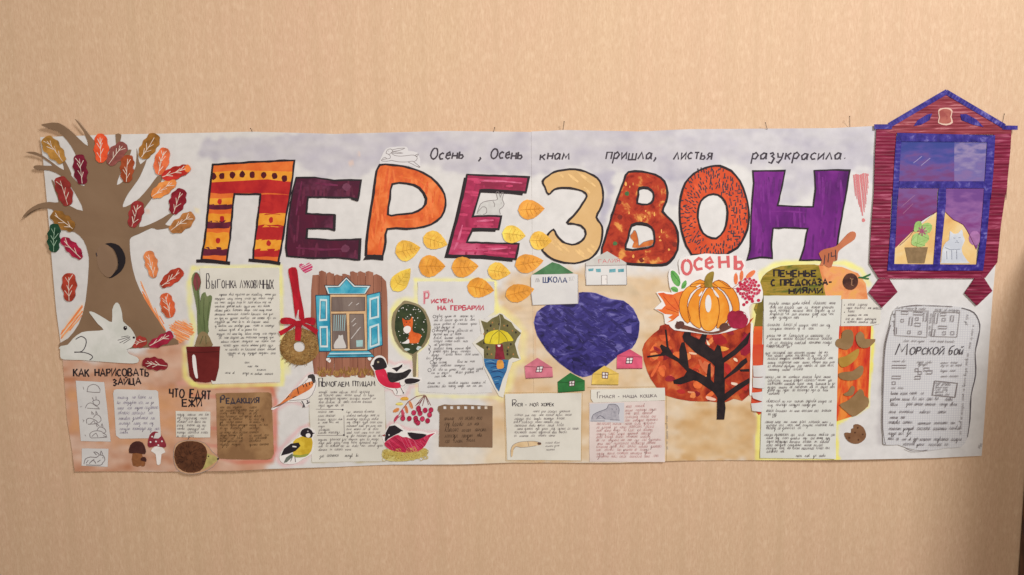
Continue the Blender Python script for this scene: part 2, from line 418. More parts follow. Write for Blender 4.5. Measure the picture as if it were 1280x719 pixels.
# ------------------------------------------------------------------ dark cupboard whose side just enters the frame at the lower right
def box(name, x0, x1, y0, y1, z0, z1, mat, parent, bev=.003):
    import bmesh
    bm = bmesh.new(); r = bmesh.ops.create_cube(bm, size=1)
    for v in bm.verts: v.co = Vector(((x0+x1)/2 + v.co.x*(x1-x0), (y0+y1)/2 + v.co.y*(y1-y0), (z0+z1)/2 + v.co.z*(z1-z0)))
    bmesh.ops.bevel(bm, geom=bm.edges[:], offset=bev, segments=2, affect='EDGES')
    vs_ = [v.co.copy() for v in bm.verts]; bm.verts.index_update(); fs = [tuple(v.index for v in f.verts) for f in bm.faces]; bm.free()
    return link(name, vs_, fs, mat, parent, smooth=False)
wood = paint('dark_wood', [(84, 56, 44), (104, 70, 54), (70, 46, 38)], scale=9, stretch=(6, 6, .5), rough=.45, bump=.2)
CX = wall_pt(1275, 650)[0]; CT = wall_pt(1275, 290)[1]
cb = bpy.data.objects.new('cupboard', None); COL.objects.link(cb); cb.location = (CX+.25, -.15, 0)
tag(cb, 'dark brown wooden cupboard standing against the wall at the lower right edge', 'cupboard')
box('side_panel', CX, CX+.02, -.50, -.004, .08, CT, wood, cb); box('side_panel', CX+.48, CX+.50, -.50, -.004, .08, CT, wood, cb)
box('top_board', CX-.004, CX+.504, -.515, -.003, CT+.001, CT+.022, wood, cb); box('plinth', CX+.01, CX+.49, -.48, -.01, 0, .079, wood, cb)
box('door', CX+.022, CX+.249, -.518, -.500, .085, CT-.004, wood, cb); box('door', CX+.251, CX+.478, -.518, -.500, .085, CT-.004, wood, cb)
box('back_panel', CX+.021, CX+.479, -.012, -.005, .085, CT-.002, wood, cb)

# ================================================================== the poster
poster = thing('wall_newspaper', 'long white painted school wall newspaper of two joined paper sheets pinned to the wall', 'poster', 660, 580)
def interp(P, t):                                # P: polyline, t 0..1 by first-axis order
    seg = [math.hypot(P[i+1][0]-P[i][0], P[i+1][1]-P[i][1]) for i in range(len(P)-1)]; tot = sum(seg); d = t*tot
    for i, s in enumerate(seg):
        if d <= s or i == len(seg)-1:
            k = d/s; return (P[i][0]+(P[i+1][0]-P[i][0])*k, P[i][1]+(P[i+1][1]-P[i][1])*k)
        d -= s
# distances on the pixel grid, for the washes painted on the paper
def d_poly(X, Yy, P, closed=False):
    D_ = np.full(X.shape, 1e9); n = len(P)
    for i in range(n if closed else n-1):
        a = P[i]; b = P[(i+1) % n]; dx, dy = b[0]-a[0], b[1]-a[1]; L2 = dx*dx+dy*dy or 1
        t = np.clip(((X-a[0])*dx+(Yy-a[1])*dy)/L2, 0, 1)
        D_ = np.minimum(D_, np.hypot(X-a[0]-t*dx, Yy-a[1]-t*dy))
    return D_
def in_poly(X, Yy, P):
    c = np.zeros(X.shape, bool); n = len(P); j = n-1
    for i in range(n):
        xi, yi = P[i]; xj, yj = P[j]
        if yi != yj: c ^= ((yi > Yy) != (yj > Yy)) & (X < (xj-xi)*(Yy-yi)/(yj-yi)+xi)
        j = i
    return c
rs = np.random.RandomState(5)
def vnoise(X, Yy, s, sy=None, seed=0):
    sy = sy or s; r = np.random.RandomState(seed); g = r.rand(260, 260)
    u = X/s+20; v = Yy/sy+20; i = np.floor(u).astype(int) % 250; j = np.floor(v).astype(int) % 250
    fu = u-np.floor(u); fv = v-np.floor(v); fu = fu*fu*(3-2*fu); fv = fv*fv*(3-2*fv)
    return (g[j, i]*(1-fu)+g[j, i+1]*fu)*(1-fv)+(g[j+1, i]*(1-fu)+g[j+1, i+1]*fu)*fv
SHP = {}   # outlines used again below
SHP['cookie'] = V((130,165),(210,120),(330,108),(470,105),(620,120),(720,160),(770,220),(785,325),(620,325),(612,310),(600,500),(590,719),(50,719),(60,520),(75,380),(95,230))
def washes(X, Yy):
    n1 = vnoise(X, Yy, 26, 11, 1); n2 = vnoise(X, Yy, 9, 6, 2); n3 = vnoise(X, Yy, 70, 9, 3); nn = .5*n1+.3*n2+.2*n3
    base = np.zeros(X.shape+(3,)); base[:] = pc((217, 209, 206))
    base *= (1 - .03*(vnoise(X, Yy, 80, 60, 7)))[..., None]
    def lay(mask, col, col2=None):
        c1 = np.array(pc(col)); c2 = np.array(pc(col2 or col)); cc = c1 + (c2-c1)*np.clip(nn*1.6-.3, 0, 1)[..., None]
        m = np.clip(mask, 0, 1)[..., None]; base[:] = base*(1-m) + cc*m
    def fill(P, col, col2=None, soft=8, a=.9, rag=6):
        d = d_poly(X, Yy, P, True); s = np.where(in_poly(X, Yy, P), d, -d) + (n2-.5)*rag
        lay(a*(.75+.5*(nn-.5))*np.clip(s/soft+.5, 0, 1), col, col2)
    def line(P, w, col, a=.8, soft=2.5, closed=False, col2=None):
        d = d_poly(X, Yy, P, closed) + (n2-.5)*1.8
        lay(a*(.8+.5*(n1-.5))*np.clip((w/2-d)/soft+.5, 0, 1), col, col2)
    # lilac grey sky behind the letters
    fill([(255,176),(400,165),(664,160),(1092,152),(1092,235),(1082,212),(1050,213),(1000,250),(975,258),(978,212),(940,212),(905,200),(850,240),(835,225),(800,212),(768,215),(762,262),(742,290),(757,240),(728,208),(690,214),(664,221),(560,216),(545,208),(522,205),(470,212),(440,225),(395,222),(372,205),(262,200),(248,200)],
         (190, 181, 188), (176, 167, 180), 7, .9, 7)
    fill([(735,214),(768,214),(760,262),(748,300),(742,290),(757,240)], (170,162,180), None, 6, .7)
    fill([(832,220),(850,222),(846,256),(836,262)], (172,164,178), None, 5, .6)
    # orange tan ground at the lower left
    fill([(74,446),(120,450),(180,440),(205,425),(232,418),(240,470),(270,478),(300,476),(345,482),(346,560),(335,592),(70,595)], (212,148,102), (186,114,72), 9, 1.0, 8)
    fill([(85,490),(140,484),(250,490),(262,540),(150,560),(90,540)], (206,138,90), (222,166,118), 12, .7, 10)
    for yy in (492, 531, 553): line([(238,yy),(275,yy+3)], 4, (198,100,86), .6)
    line([(272,484),(340,482),(346,500),(346,560),(342,574),(300,576),(262,566)], 5, (204,100,84), .7, 3)
    line([(225,478),(300,474),(345,479)], 5, (226,150,140), .5, 4)
    # beige ground of the village
    fill([(622,372),(640,345),(668,335),(700,340),(745,335),(790,340),(850,345),(935,350),(948,470),(945,580),(640,584),(600,580),(612,530),(605,500),(628,480),(626,430)], (226,190,142), (208,166,114), 16, .95, 10)
    fill([(848,500),(945,505),(948,576),(850,578)], (214,170,110), (196,148,92), 10, .7, 10)
    fill([(548,540),(640,545),(640,582),(545,582)], (222,204,180), None, 14, .6)
    fill([(640,480),(664,440),(672,500),(660,520)], (220,176,128), None, 8, .5)
    fill([(722,353),(790,355),(800,368),(740,366)], (196,176,150), None, 6, .6)
    line([(669,380),(669,470)], 1.6, (204,150,104), .6, 1.5)
    for q in (383, 391, 399): line([(645,q),(668,q-2)], 2, (196,172,146), .4)
    # yellow felt-pen glows
    yel = (240, 226, 128)
    line([(243,335),(352,332),(354,480),(250,482),(242,478)], 5, yel, .85, 3)
    line([(243,335),(238,352),(238,382),(244,410),(240,432),(232,435),(233,470),(243,480)], 6, yel, .8, 4)
    line([(520,350),(618,350),(622,392)], 4.5, yel, .8, 3); line([(520,350),(520,376)], 4, yel, .8, 3)
    line([(519,458),(522,494),(622,496)], 4, yel, .7, 3)
    line(Q((60,180),(90,130),(130,118),(200,130),(250,190),(283,280),(260,370),(200,440),(200,560)), 7, yel, .7, 5)
    line(Q((60,180),(40,260),(60,360),(110,430),(165,460)), 7, yel, .7, 5)
    line(Q((640,190),(700,180),(790,250),(835,320),(825,470),(780,500),(740,640),(705,700)), 9, (244,224,140), .7, 7)
    line(V((60,520),(65,400),(80,240),(110,160),(200,105),(330,92),(500,90),(640,98),(740,140),(790,230)), 7, yel, .9, 4)
    line([(951,470),(948,520),(946,573),(1046,571)], 6, (244,222,96), .9, 2); line([(1043,500),(1044,571)], 5, (244,222,110), .9, 2)
    line(Wz((718,0),(700,180),(690,280),(685,345),(520,435)), 5, (246,222,90), .95, 2)
    line([(1087,408),(1088,432)], 6, (246,222,90), .95, 2)
    line([(356,430),(360,455)], 8, yel, .7, 5); line(L0((45,600),(90,640)), 9, yel, .5, 5)
    # pink halos round the birds
    pk = (226, 170, 172)
    line(M((0,320),(60,300),(120,220),(200,130),(250,90),(300,80),(298,180),(270,260),(220,290),(130,262),(20,315)), 4, pk, .75, 3, True)
    line(M((40,590),(120,500),(190,430),(250,410),(275,440),(265,590),(200,650),(90,668),(50,640)), 4.5, pk, .8, 3, True)
    line(N((30,240),(60,260),(130,250),(170,290),(215,290),(240,240),(290,230)), 4, pk, .7, 3)
    line(N((110,90),(150,110),(240,100),(250,140),(300,185)), 4, pk, .6, 3)
    line(N((85,490),(130,440),(180,455),(240,480),(340,490),(385,490)), 3.5, pk, .7, 3)
    line([(346,500),(344,560),(340,572)], 5, (222,130,116), .6, 3)
    # olive frame round the help-the-birds sheet
    line(M((250,290),(248,420)), 2.2, (160,142,70), .8, 1.2)
    line(M((255,600),(262,655),(500,650),(770,645)), 1.8, (176,160,100), .7, 1.2)
    line(M((722,180),(728,520)), 2.2, (150,134,70), .85, 1.2)
    # orange pencil glow behind the trunk base
    fill(B((385,440),(380,500),(320,580),(262,655),(258,620),(300,540)), (238,196,150), None, 3, .8, 2)
    fill(B((880,560),(960,530),(1000,600),(960,660),(910,640)), (236,190,150), None, 3, .6, 3)
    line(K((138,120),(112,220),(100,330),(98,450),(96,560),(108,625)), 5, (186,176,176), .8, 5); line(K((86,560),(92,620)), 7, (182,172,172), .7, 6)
    # stray drips
    fill(A((730,590),(760,590),(755,615),(735,615)), (226,180,150), None, 2, .5, 2); fill(A((1005,580),(1035,585),(1035,615),(1010,610)), (236,214,160), None, 3, .7, 2)
    fill(E((875,140),(895,130),(900,155),(880,165)), (226,190,170), None, 2, .7, 2); fill(E((925,85),(935,80),(935,110),(925,112)), (226,190,170), None, 2, .6, 2)
    line([(1221,559),(1225,554)], 1.2, (120,110,112), .8, 1)
    return base
def paper_material():
    m, nt, b = newmat('poster_paper'); N_ = nt.nodes; Lk = nt.links
    at = N_.new('ShaderNodeAttribute'); at.attribute_name = 'wash'
    geo = N_.new('ShaderNodeNewGeometry')
    n1 = N_.new('ShaderNodeTexNoise'); n1.inputs['Scale'].default_value = 60; n1.inputs['Detail'].default_value = 6; Lk.new(geo.outputs['Position'], n1.inputs['Vector'])
    mr = N_.new('ShaderNodeMapRange'); mr.inputs[1].default_value = .3; mr.inputs[2].default_value = .7; mr.inputs[3].default_value = .93; mr.inputs[4].default_value = 1.03
    Lk.new(n1.outputs['Fac'], mr.inputs[0])
    mx = N_.new('ShaderNodeMix'); mx.data_type = 'RGBA'; mx.blend_type = 'MULTIPLY'; mx.inputs[0].default_value = 1
    Lk.new(at.outputs['Color'], mx.inputs[6]); Lk.new(mr.outputs[0], mx.inputs[7]); Lk.new(mx.outputs[2], b.inputs['Base Color'])
    b.inputs['Roughness'].default_value = .62
    n2 = N_.new('ShaderNodeTexNoise'); n2.inputs['Scale'].default_value = 700; n2.inputs['Detail'].default_value = 3; Lk.new(geo.outputs['Position'], n2.inputs['Vector'])
    bp = N_.new('ShaderNodeBump'); bp.inputs['Strength'].default_value = .2; bp.inputs['Distance'].default_value = .0006
    crumple(nt, n2.outputs['Fac'], geo.outputs['Position'], bp, 7.0); Lk.new(bp.outputs['Normal'], b.inputs['Normal'])
    return m
M_poster = paper_material()
def paper_sheet(top, bot, left, right, nx, ny, lift, edge):
    X = np.zeros((ny+1, nx+1)); Yv = np.zeros((ny+1, nx+1))
    for j in range(ny+1):
        v = j/ny; l = interp(left, v); r = interp(right, v)
        for i in range(nx+1):
            u = i/nx; t = interp(top, u); b_ = interp(bot, u)
            c = [(1-v)*t[k]+v*b_[k]+(1-u)*l[k]+u*r[k]-((1-u)*(1-v)*top[0][k]+u*(1-v)*top[-1][k]+(1-u)*v*bot[0][k]+u*v*bot[-1][k]) for k in (0, 1)]
            X[j, i], Yv[j, i] = c
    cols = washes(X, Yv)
    V3 = []; f = []
    for j in range(ny+1):
        for i in range(nx+1): V3.append(WH(X[j, i], Yv[j, i], lift + edge(X[j, i], Yv[j, i])))
    for j in range(ny):
        for i in range(nx):
            a = j*(nx+1)+i; f.append((a, a+nx+1, a+nx+2, a+1))
    o = link('paper_sheet', V3, f, M_poster, poster)
    ca = o.data.color_attributes.new('wash', 'FLOAT_COLOR', 'POINT')
    arr = np.ones((len(V3), 4), dtype=np.float32); arr[:, :3] = cols.reshape(-1, 3); ca.data.foreach_set('color', arr.ravel())
    return o
LE = [(53.5,172),(63.4,280),(72,387),(79,445),(85,525),(96,588)]
TE1 = [(53.5,172),(160,168),(316,165),(420,168),(560,164),(667,165.5)]; BE1 = [(96,588),(200,588.5),(300,586),(340,584),(420,583),(490,580),(580,579),(640,577),(672,577.5)]
TE2 = [(664,165),(705,163),(800,165),(860,162),(955,161),(1040,160.5),(1092,158),(1170,160),(1250,165)]; BE2 = [(668,577),(760,577.5),(850,575),(930,574.6),(1000,573.5),(1108,572),(1165,571.5),(1225,568.7)]
RE = [(1250,165),(1249,250),(1243,327),(1239,372),(1225,568.7)]
def edge1(x, y): return 0.0
def edge2(x, y): return .12 + .35*math.exp(-((x-664)/6)**2)
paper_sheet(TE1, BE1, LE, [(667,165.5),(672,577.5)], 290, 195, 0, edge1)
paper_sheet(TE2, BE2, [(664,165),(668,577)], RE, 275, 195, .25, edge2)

# ------------------------------------------------------------------ the painted title  П Е Р Е З В О Н
def big(loops, mat, label, shadow=None, ow=3.2, sm=0, bw=None):
    if not isinstance(loops[0], list): loops = [loops]
    if sm: loops = [smooth(l, sm) for l in loops]
    o = sheet('painted_letter', loops, mat, 1.0, .3, poster, wob=.25); tag(o, label)
    if shadow:
        s = sheet('drop_shadow_stroke', [[(x+shadow[0], y+shadow[1]) for x, y in l_] for l_ in loops], BLACK, .72, 0, o)
    if bw: brushwork(o, [list(l) for l in loops], bw[0], bw[1])
    V3 = []; f = []
    for lp in loops: ribbon(V3, f, wobble(densify(lp, True, 6), .3), ow, 1.45, True, wv=.22)
    link('outline', V3, f, BLACK, o)
    return o
OR_, AM, RED, MAR = (222, 104, 44), (232, 148, 44), (178, 34, 36), (92, 24, 44)
m_or = paint('orange_gouache', [(214, 92, 36), (230, 118, 52)], scale=40, contrast=.4); m_am = paint('amber_gouache', [(224, 132, 34), (240, 164, 56)], scale=40, contrast=.4)
m_rd = paint('red_gouache', [(166, 26, 34), (192, 44, 40)], scale=40, contrast=.4); m_ma = paint('maroon_gouache', [(80, 22, 42), (110, 34, 56)], scale=40, contrast=.4)
m_pur = paint('plum_gouache', [(86, 22, 48), (72, 24, 46), (108, 46, 72)], scale=16, contrast=.34)
m_p = paint('letter_orange_wash', [(200, 78, 32), (222, 104, 46), (236, 132, 72)], scale=22, contrast=.34, rough=.6)
m_e = paint('letter_crimson_wash', [(134, 24, 60), (172, 38, 82), (200, 84, 118)], scale=18, contrast=.32, stretch=(.6, 1, 1), rough=.55)
m_z = paint('letter_beige', [(206, 162, 106), (218, 176, 124)], scale=12, contrast=.5)
m_v = paint('letter_rust_mottled', [(120, 30, 22), (164, 48, 30), (180, 62, 36), (222, 150, 74)], scale=48, contrast=.42, detail=8)
m_o = paint('letter_vermilion', [(196, 66, 34), (216, 86, 48)], scale=30, contrast=.4)
m_n = paint('letter_violet', [(72, 18, 84), (104, 28, 114), (134, 48, 138)], scale=14, stretch=(1, 1, .35), contrast=.34)
lp = big(E((158,152),(350,140),(592,130),(578,250),(552,400),(530,540),(505,668),(372,652),(375,600),(392,480),(412,308),(272,308),(262,400),(250,540),(230,665),(98,652),(118,540),(132,400),(145,260)), m_or, 'letter П striped in orange, yellow, red and maroon with dots', ow=2.4)
def leg(y0, y1, m, side):
    def xl(y): return (145-(y-300)*.128, 268-(y-308)*.105) if side == 0 else (412-(y-308)*.117, 566-(y-310)*.165)
    a0, b0 = xl(y0); a1, b1 = xl(y1); k = random.uniform(-4, 4)
    sheet('stripe', E((a0+3, y0), ((a0+b0)/2, y0+k), (b0-4, y0+random.uniform(-4, 4)), (b1-4, y1+random.uniform(-3, 3)), ((a1+b1)/2, y1+k), (a1+3, y1)), m, 1.18, 0, lp, sm=2)
for y0, y1, m in ((330,362,m_am),(360,386,m_ma),(410,452,m_am),(450,488,m_ma),(510,592,m_am),(590,632,m_ma)): leg(y0, y1, m, 0)
for y0, y1, m in ((312,350,m_rd),(345,412,m_rd),(410,476,m_am),(474,548,m_rd),(546,600,m_am),(598,637,m_rd)): leg(y0, y1, m, 1)
sheet('stripe', E((158,192),(300,182),(450,186),(583,190),(577,242),(450,232),(300,240),(150,246)), m_am, 1.18, 0, lp)
sheet('stripe', E((150,246),(300,238),(450,230),(577,246),(570,312),(480,302),(412,302),(272,302),(200,306),(145,300)), m_rd, 1.2, 0, lp)
blobs('dots', [(x, y, 3.6, 4.4) for x, y in E((162,214),(206,212),(262,207),(314,204),(368,205),(427,207),(487,212),(540,226))], 4, paint('dot_maroon', [(96, 22, 30), (70, 16, 30)], scale=60), 1.35, lp)
blobs('dots', [(x, y, 3.0, 3.8) for x, y in E((195,347),(208,437),(187,552),(467,445),(455,566),(480,348))], 3, m_rd, 1.35, lp)
for P in (E((72,660),(98,660),(170,664),(250,672)), E((348,655),(400,660),(460,664),(516,674))): lines('serif_stroke', [P], 4.2, BLACK, 1.6, lp)
le = big(E((602,222),(700,220),(800,235),(941,234),(925,338),(880,325),(662,325),(655,410),(740,415),(803,417),(800,498),(770,490),(660,490),(655,540),(780,548),(938,545),(930,655),(800,642),(690,645),(552,635),(545,590),(560,440),(580,300)), m_pur, 'letter Е painted dark plum purple', ow=2.2, bw=((80, 95), ((80, 21, 46), (94, 30, 56))))
for P in (E((803,415),(800,500)), E((890,330),(925,340)), E((936,540),(930,656))): lines('serif_stroke', [P], 3.4, BLACK, 1.6, le)
for q in E((865,270),(858,595)): blobs('smudge', [(*q, 5)], 5, paint('smudge_paint', [(116, 62, 84), (104, 48, 72)], scale=60), 1.2, le)
lr = big([smooth(Fz((150,155),(220,155),(330,175),(420,220),(475,280),(497,340),(488,400),(450,450),(380,480),(290,490),(190,492),(180,560),(165,630),(120,630),(78,628),(95,450),(115,330),(130,220)), 2), smooth(Fz((215,255),(300,253),(360,275),(395,330),(375,380),(320,408),(240,415),(193,415),(205,330)), 2)], m_p, 'letter Р painted bright orange', bw=((100, 82), ((206, 86, 38), (222, 108, 52))), shadow=(-2.2, 1.2), ow=2.6)
sheet('serif_stroke', Fz((62,655),(80,626),(170,628),(168,658),(110,652)), BLACK, 1.55, 0, lr)
l2 = big(Fz((610,205),(780,212),(935,218),(918,300),(850,292),(700,285),(680,285),(640,425),(720,422),(790,425),(775,492),(700,490),(640,492),(608,562),(740,565),(882,570),(865,650),(700,635),(505,630),(560,430),(590,300)), m_e, 'letter Е painted crimson with a thick black shadow edge', bw=((105, 3), ((146, 30, 68), (180, 52, 90))), shadow=(-4.0, 3.6), ow=2.4)
lz = big([smooth(G((120,240),(150,210),(200,185),(290,178),(370,200),(420,240),(438,300),(430,370),(403,430),(432,480),(430,550),(400,620),(340,660),(260,672),(180,655),(130,620),(118,590),(145,525),(175,495),(200,535),(240,565),(290,572),(335,545),(345,505),(320,475),(280,465),(248,458),(300,400),(340,340),(350,310),(310,285),(240,275),(180,283),(150,308),(130,270)), 3)], m_z, 'letter З painted plain sandy beige', bw=((40,), ((212, 170, 114),)), ow=2.6)
lv = big([smooth(G((570,192),(640,190),(710,205),(760,240),(775,300),(768,350),(750,400),(800,450),(830,510),(828,600),(790,660),(745,678),(640,676),(540,668),(428,645),(455,520),(500,370),(545,240)), 2), smooth(G((628,275),(670,273),(700,300),(700,340),(670,362),(618,355),(622,310)), 2), smooth(G((588,470),(640,462),(690,480),(708,530),(700,580),(640,595),(555,598),(570,540)), 2)], m_v, 'letter В painted mottled rust red with a squirrel in its lower hole', shadow=(.5, 2.8), ow=2.6)
blobs('green_spot', [(x, y, 2.8) for x, y in G((563,306),(500,568))], 3, flat(62, 96, 56), 1.2, lv)
blobs('dark_spot', [(x, y, 3.2) for x, y in G((525,428),(815,573),(520,350),(640,655))], 3, flat(110, 34, 26), 1.2, lv)
blobs('pale_spot', [(x+random.uniform(-2, 2), y+random.uniform(-2, 2), random.uniform(.6, 1.8), random.uniform(.8, 3)) for x, y in G((655,400),(650,420),(640,435),(738,500),(740,530),(735,555),(575,270),(560,250),(655,655),(600,250),(580,410),(700,410),(600,640),(780,600))], 2, flat(226, 150, 76), 1.2, lv)
sq = sheet('painted_squirrel', G((583,540),(580,525),(592,512),(600,498),(608,500),(615,515),(622,545),(625,580),(650,560),(690,548),(712,552),(690,580),(630,590),(590,588),(600,560)), paint('squirrel_paint', [(186, 92, 44), (210, 120, 60)], scale=60), 1.0, 0, poster, sm=2)
lines('pen_line', [G((583,540),(580,525),(592,512),(600,498),(608,500),(615,515),(622,545),(625,580)), G((625,580),(650,560),(690,548),(712,552),(690,580),(630,590))], .6, PEN, 1.3, sq)
lo = big([smooth(Hz((250,160),(310,185),(355,240),(385,310),(402,390),(400,460),(380,530),(340,590),(280,625)), 2, False) + Hz((100,628)) + smooth(Hz((70,580),(45,500),(36,400),(42,320),(65,250),(110,200),(170,170),(225,158)), 2, False), smooth(Hz((215,308),(260,325),(285,370),(287,440),(270,500),(230,540),(180,530),(145,490),(132,430),(138,370),(165,325)), 2)], m_o, 'letter О painted vermilion and covered in short black dashes', bw=((60, 120), ((206, 78, 42), (190, 64, 34))), ow=2.6)
dash = []; tries = 0; cO = Hz((215, 425))[0]
while len(dash) < 230 and tries < 9000:
    tries += 1; a = random.uniform(0, 2*pi); r = random.uniform(.45, .98); x = cO[0] + 43*r*cos(a); y = cO[1] - 2 + 60*r*sin(a)
    rin = math.hypot((x-cO[0])/20, (y-cO[1])/30)
    if rin < 1.08 or y > Hz((0, 615))[0][1] or math.hypot((x-cO[0]-1)/41, (y-cO[1]+5)/56) > 1: continue
    if any(abs(x-d[0][0]) < 2.1 and abs(y-d[0][1]) < 2.9 for d in dash): continue
    ang = a + random.uniform(-.5, .5) if cos(a) < .3 else random.choice((0, pi/2, pi/2)) + random.uniform(-.2, .2); l = random.uniform(2.8, 6.4)
    dash.append([(x, y), (x+l*cos(ang)*.8, y+l*sin(ang))])
lines('brush_dashes', dash, 1.45, INK, 1.25, lo, taper=False)
ln = big(Hz((425,185),(500,185),(595,182),(580,260),(555,368),(640,372),(742,375),(755,280),(748,182),(840,180),(932,182),(920,260),(880,480),(862,600),(850,652),(780,655),(670,655),(690,600),(712,490),(620,485),(530,487),(520,560),(525,645),(460,640),(390,655),(408,600),(415,400),(430,250)), m_n, 'letter Н painted deep violet', bw=((95, 88), ((88, 24, 98), (108, 32, 116))), ow=2.0)
for P_ in [Hz((470,215),(466,330),(470,440)), Hz((520,400),(600,398),(700,405)), Hz((450,470),(442,560),(435,620)), Hz((805,210),(795,330),(780,500),(765,600)), Hz((500,200),(500,260))]: lines('brush_streak', [P_], 2.2, paint('violet_streak', [(126, 44, 132), (104, 30, 112)], scale=50), 1.18, ln, taper=True, wv=.35)
for a, m in ((5, 0), (3, 1)):
    pass
for P_ in ([Fz((160,200),(150,300),(140,420),(120,560)), Fz((250,215),(360,235),(430,300),(440,370),(380,440)), Fz((215,445),(330,440))]): lines('brush_streak', [P_], 2.0, paint('orange_streak', [(226, 118, 60), (218, 104, 48)], scale=50), 1.18, lr, taper=True, wv=.4)
for P_ in [Fz((585,470),(560,560),(540,600)), Fz((560,600),(700,600),(840,592)), Fz((640,235),(800,240),(900,250)), Fz((660,450),(750,445))]: lines('brush_streak', [P_], 2.4, paint('pink_streak', [(214, 110, 142), (186, 60, 98)], scale=50), 1.18, l2, taper=True, wv=.4)
for P_ in [E((630,240),(620,300),(600,420)), E((700,250),(820,262)), E((600,590),(740,600),(860,595))]: lines('brush_streak', [P_], 2.6, paint('plum_streak', [(118, 44, 78), (98, 30, 60)], scale=50), 1.18, le, taper=True, wv=.4)
# first line of the rhyme
for txt, x0, x1, y, h in (('Осень', 538, 579, 199, 13), (',', 598, 602, 199, 11), ('Осень', 613, 652, 199, 13), ('к', 675, 681, 200, 11), ('нам', 684, 711, 200, 12), ('пришла,', 757, 820, 199.5, 13), ('листья', 841, 888, 199.5, 13), ('разукрасила.', 939, 1057, 199.5, 13)):
    tag(lines('rhyme_word', glyphs(txt, x0, y, x1, y-.3, h, .18, .05), 1.9, INK, .6, poster), 'word of the rhyme %s in black ink' % txt.strip(',.') if len(txt) > 1 or txt == 'к' else 'comma of the rhyme')
# headings written straight on the poster
hw = glyphs('Как нарисовать', 93, 471, 187, 471.5, 13, 0, .05) + glyphs('зайца', 142, 482, 177, 481.5, 11, 0, .05)
tag(lines('heading_writing', [[(x, y) for x, y in p] for p in glyphs('КАК НАРИСОВАТЬ', 93, 470.5, 187, 469.5, 9, 0, .05) + glyphs('ЗАЙЦА', 142, 481.5, 177, 480, 8, 0, .05)], 1.7, BLACK, .7, poster), 'black heading Как нарисовать зайца on the orange ground')
tag(lines('heading_writing', glyphs('ЧТО ЕДЯТ', 213, 495.5, 265, 497.5, 11, 0, .06) + glyphs('ЕЖИ', 230, 507, 254, 506.5, 8.5, 0, .06), 1.8, BLACK, .7, poster), 'black heading Что едят ежи on the orange ground')
# pen hares on the title
hr = sheet('hare_ground', Fz((150,150),(160,110),(175,80),(200,62),(290,58),(300,80),(350,90),(362,160),(300,158),(230,152)), paint('bare_paper', [(214, 206, 206)], bump=0), .45, 0, poster, sm=2)
tag(hr, 'pale patch with a pen drawing of a leaping hare above the letter Р')
lines('pen_line', [Fz((183,92),(190,76),(205,70),(218,78),(212,92),(196,98),(183,92)), Fz((214,76),(245,68),(283,66),(255,77),(218,84)), Fz((208,88),(240,86),(272,92),(240,94),(214,92)), Fz((196,98),(206,108),(203,120),(186,122),(158,128),(166,134),(192,134),(212,130)), Fz((214,94),(228,104),(262,108),(300,104),(328,102),(346,112),(344,128),(330,136)), Fz((212,130),(250,138),(296,138),(322,134),(342,148),(362,166),(350,164),(318,148),(300,140)), Fz((336,104),(352,96),(350,106),(340,110)), Fz((196,80),(198,83)), Fz((186,120),(176,114),(164,122))], .6, PEN, .7, hr, sm=2)
h2 = sheet('hare_drawing', Fz((662,410),(680,360),(710,345),(745,340),(770,335),(762,300),(775,295),(785,325),(792,300),(802,305),(795,335),(805,360),(795,378),(780,390),(785,415),(720,418)), paint('pencil_grey', [(196, 190, 186), (206, 200, 196)], scale=80), .55, 0, poster, sm=2)
tag(h2, 'grey pencil hare sitting inside the crimson letter Е')
lines('pen_line', [Fz((662,410),(680,360),(710,345),(745,340),(770,335),(762,300),(775,295),(785,325),(792,300),(802,305),(795,335),(805,360),(795,378),(780,390),(785,415)), Fz((668,400),(690,375),(710,380),(712,405),(695,415)), Fz((745,345),(755,360),(752,375)), Fz((790,352),(788,356))], .7, PEN, .8, h2, sm=2)
# pencil hearts and scribbles
hp = smooth(D((585,120),(600,110),(618,118),(632,105),(650,118),(648,138),(625,155),(605,148)), 2)
tag(hatch('drawn_heart', hp, -25, 1.1, 1.0, ink(198, 48, 104), .7, poster), 'small pink felt-pen heart beside the red ribbon')
hp = Hz((940,210),(965,200),(985,205),(1005,195),(1030,200),(1028,280),(1015,360),(1000,430),(985,380),(960,310),(945,255))
tag(hatch('drawn_heart', hp, 84, 1.05, .95, ink(204, 120, 122), .7, poster, jit=.7, skip=.02), 'long pink pencil heart shaped like an exclamation mark')
blobs('heart_dot', [(*Hz((1003,445))[0], 2.2, 2.6)], 2, ink(206, 120, 120), .7, poster)
for P, a in ((B((385,445),(375,520),(320,585),(265,645),(262,605),(310,540)), -52), (B((708,320),(730,370),(770,450),(830,540),(850,590),(835,600),(780,530),(725,410)), 60), (B((870,575),(920,540),(990,560),(1000,610),(960,650),(925,665),(890,610)), 24)):
    hatch('crayon_scribble', P, a, 1.5, 1.2, ink(234, 132, 76), .6, poster, jit=1.2, over=2)
    hatch('crayon_scribble', P, a+8, 2.6, 1.0, ink(240, 160, 104), .7, poster, jit=1.4, over=2.5)

